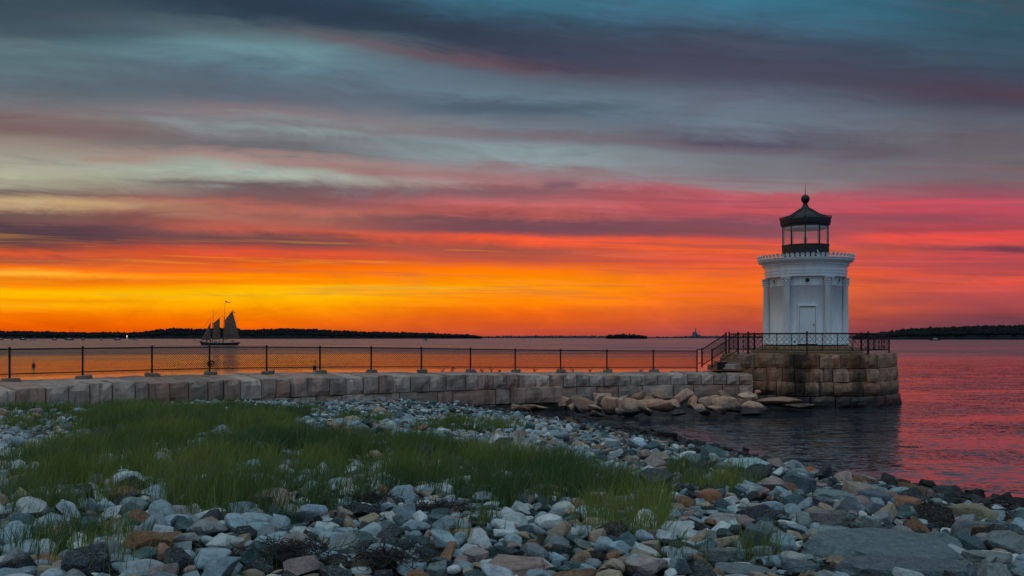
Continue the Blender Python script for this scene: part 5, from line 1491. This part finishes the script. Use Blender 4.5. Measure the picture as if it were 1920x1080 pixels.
for a, b in (((362, 638), (400, 590)), ((362, 638), (422.3, 566)), ((374, 640), (399, 600)), ((400.2, 583), (422, 596)), ((437, 581), (449.5, 634)), ((422, 590), (437, 583))): bar(bm, sp(*a), sp(*b), .025, 4)
for bx, tx, ty in ((398, 399.6, 600), (418.3, 420.8, 594)):
    for o_, y in ((-3, -2.2), (2, -2.2), (-3, 2.2), (2, 2.2)): bar(bm, sp(bx + o_, 642, y), sp(tx, ty), .03, 4)
obj('rigging', bm, M_hull, sh)
def flag(pts_, name):
    bm = bmesh.new(); f = [bm.verts.new(sp(*p)) for p in pts_]; g_ = [bm.verts.new(sp(*p, .03)) for p in pts_]; bm.faces.new(f); bm.faces.new(list(reversed(g_))); obj(name, bm, M_hull, sh)
flag([(422.3, 563.8), (427, 566), (432.6, 567.4), (432.8, 568.3), (426.5, 567.6), (422.4, 566.2)], 'pennant')
flag([(437.2, 584), (441.5, 585), (440.8, 586.2), (437.4, 586)], 'ensign')
flag([(416, 592), (418, 592), (418, 593.2), (416, 593.2)], 'pennant')

# people on deck
def person(px_, seated, tone_, lab, y):
    bm = bmesh.new(); k_ = .62 if seated else 1.0
    lathe(bm, [(.10, 0), (.14, .05), (.15, .45 * k_), (.19, .85 * k_), (.17, .95 * k_), (.23, 1.30 * k_ + (.1 if seated else 0)), (.20, 1.45 * k_ + (.14 if seated else 0)), (.07, 1.50 * k_ + (.16 if seated else 0)), (.06, 1.55 * k_ + (.16 if seated else 0)), (.10, 1.60 * k_ + (.16 if seated else 0)), (.11, 1.68 * k_ + (.17 if seated else 0)), (.07, 1.78 * k_ + (.17 if seated else 0)), (.0201, 1.80 * k_ + (.17 if seated else 0))], 12)
    for v_ in bm.verts: v_.co.y *= .62
    for sgn in (-1, 1):
        s0_ = Vector((sgn * .22, 0, 1.36 * k_ + (.1 if seated else 0))); e_ = s0_ + Vector((sgn * .06, -.06, -.28)); w_ = e_ + Vector((0, -.16, -.18)); bar(bm, s0_, e_, .055, 8, .045); bar(bm, e_, w_, .045, 8, .035); sphere(bm, w_, .045, 6, 5)
    P = sp(px_, 0); obj('person', bm, simple('clothing', tone_, .9, 0, .1, 3, 0), None, loc=(sh.location.x + P.x, SD + y, .82), label=lab, cat='person', group='people on the schooner deck')
person(390, False, (.02, .02, .025), 'person in dark clothes standing near the schooner bow', -1.4)
person(396.5, False, (.03, .025, .03), 'person in dark clothes standing by the foremast', -1.3)
person(400, True, (.35, .33, .32), 'person in light clothes seated just behind the foremast', -1.2)
person(404, True, (.30, .28, .28), 'person in light clothes seated amidships, front of a group', -1.4)
person(407, True, (.10, .08, .10), 'person in dark clothes seated in the middle of the group amidships', -1.5)
person(411.5, True, (.40, .38, .36), 'person in white seated left of the main mast', -1.3)
person(414.5, True, (.32, .31, .33), 'person in pale clothes seated closest to the main mast', -1.5)
person(419.5, True, (.05, .05, .07), 'person in dark clothes seated behind the main mast', -1.4)
person(436.2, False, (.03, .03, .03), 'person in dark clothes steering at the stern', -.8)
person(439.5, False, (.25, .24, .25), 'person in light clothes standing beside the helmsman at the stern', -.9)

# ------------------------------------------------------------------ moored boats
M_bd = simple('dark_boat_paint', (.03, .035, .05), .4, 0, .1, 1, 0); M_bw = simple('pale_boat_paint', (.35, .35, .37), .4, 0, .1, 1, 0)
def boat(px_, wpx, masts, lab, cat='boat', D=1130, mat=None, cabin=True, ybase=None):
    s_ = D / F; L_ = wpx * s_
    o = empty('moored_boat', ((px_ - 960) / F * D, D, 0), label=lab, cat=cat, group='boats moored in the harbour')
    obj('hull', hull_bm(-L_ / 2, L_ / 2, L_ * .28, 1.9, 1.2, 1.4, .5, 10), mat or M_bd, o)
    if cabin:
        bm = bmesh.new(); box(bm, (L_ * .04, 0, 1.7), (L_ * .34, L_ * .16, 1.3)); box(bm, (0, 0, 2.5), (L_ * .2, L_ * .14, .7)); bmesh.ops.bevel(bm, geom=bm.edges[:], offset=.12, segments=1, affect='EDGES'); obj('cabin', bm, M_bw if mat is None else M_bd, o)
    for mx_, top in masts:
        zt_ = CZ + (HY - top) * s_
        bm = bmesh.new(); bar(bm, ((mx_ - px_) * s_, 0, .8), ((mx_ - px_) * s_, 0, zt_), .17, 6, .10); obj('mast', bm, M_bd, o)
        bm = bmesh.new(); bar(bm, ((mx_ - px_) * s_, 0, 2.6), ((mx_ - px_) * s_ + 4.2, 0, 2.7), .16, 6); bar(bm, ((mx_ - px_) * s_ - .9, 0, zt_ * .6), ((mx_ - px_) * s_ + .9, 0, zt_ * .6), .05, 4); obj('boom', bm, M_bd, o)
    return o
boat(1, 12, [], 'dark small boat cut by the left edge of the picture')
boat(22, 5, [], 'tiny dinghy, smallest boat, between the left-edge boat and the motor boat', cabin=False)
boat(43, 14, [], 'dark motor boat with a cabin, third from the left edge')
boat(61, 15, [], 'long low pale boat without a mast', mat=M_bw, cabin=False, D=1050)
boat(102, 10, [(101, 627)], 'small dark boat with a short mast, left of the two-masted yacht')
boat(130, 19, [(131.5, 612), (135.5, 613)], 'dark two-masted yacht, largest moored boat', 'yacht')
boat(156, 8, [(155.8, 616.5)], 'small single-masted yacht right of the two-masted one', 'yacht')
boat(190, 5, [], 'tiny boat between the two single-masted yachts', cabin=True)
boat(220, 14, [(219, 615), (221.4, 615)], 'dark yacht with two close thin masts', 'yacht')
boat(251, 14, [(252.5, 615)], 'pale hulled sailing yacht, rightmost of the moored boats', 'yacht', mat=M_bw)
o = boat(798, 11, [], 'small white motor boat before the shore at the middle of the bay', 'motor boat', D=900, mat=M_bw); o['group'] = 'motor boats under way'
o = boat(1753, 23, [], 'low dark motor boat under the headland right of the lighthouse', 'motor boat', D=1050); o['group'] = 'motor boats under way'
bm = bmesh.new(); P = at(238, 630.5, 2540); bar(bm, (0, 0, -6), (0, 0, 0), .3, 6); sphere(bm, (0, 0, .6), 1.5, 10, 8)
t = mat_new('shore_lamp'); t.p.inputs['Emission Color'].default_value = (1, .9, .8, 1); t.p.inputs['Emission Strength'].default_value = 1.4
obj('shore_light', bm, t.mat, None, loc=P, label='tiny white light on the dark shore above the moored boats', cat='light')

def buoy(px_, py_, lab):
    D = F * CZ / (py_ - HY); bm = bmesh.new()
    lathe(bm, [(.03, -.4), (.16, -.1), (.2, .1), (.15, .3), (.05, .38)], 12); bar(bm, (0, 0, .3), (.05, 0, .8), .03, 6); sphere(bm, (.05, 0, .82), .07, 8, 6)
    obj('mooring_buoy', bm, M_hull, None, loc=((px_ - 960) / F * D, D, 0), label=lab, cat='buoy', group='small buoys in the bay')
buoy(63, 687, 'small dark buoy seen through the leftmost full fence panel')
buoy(590, 691, 'small dark buoy seen through the fence right of the schooner')

# a wisp of floating weed in the pink water
bm = bmesh.new(); r = random.Random(4)
for i in range(60):
    p = Vector((r.gauss(0, .18), r.gauss(0, .12), .0)); d = Vector((r.uniform(-1, 1), r.uniform(-.5, .5), 0)).normalized(); bar(bm, p, p + d * r.uniform(.05, .18), .008, 4)
P = at(1700, 838, F * CZ / (838 - HY)); obj('floating_seaweed', bm, M_sw, None, loc=(P.x, P.y, .0), label='small dark raft of seaweed floating in the pink water', cat='seaweed')
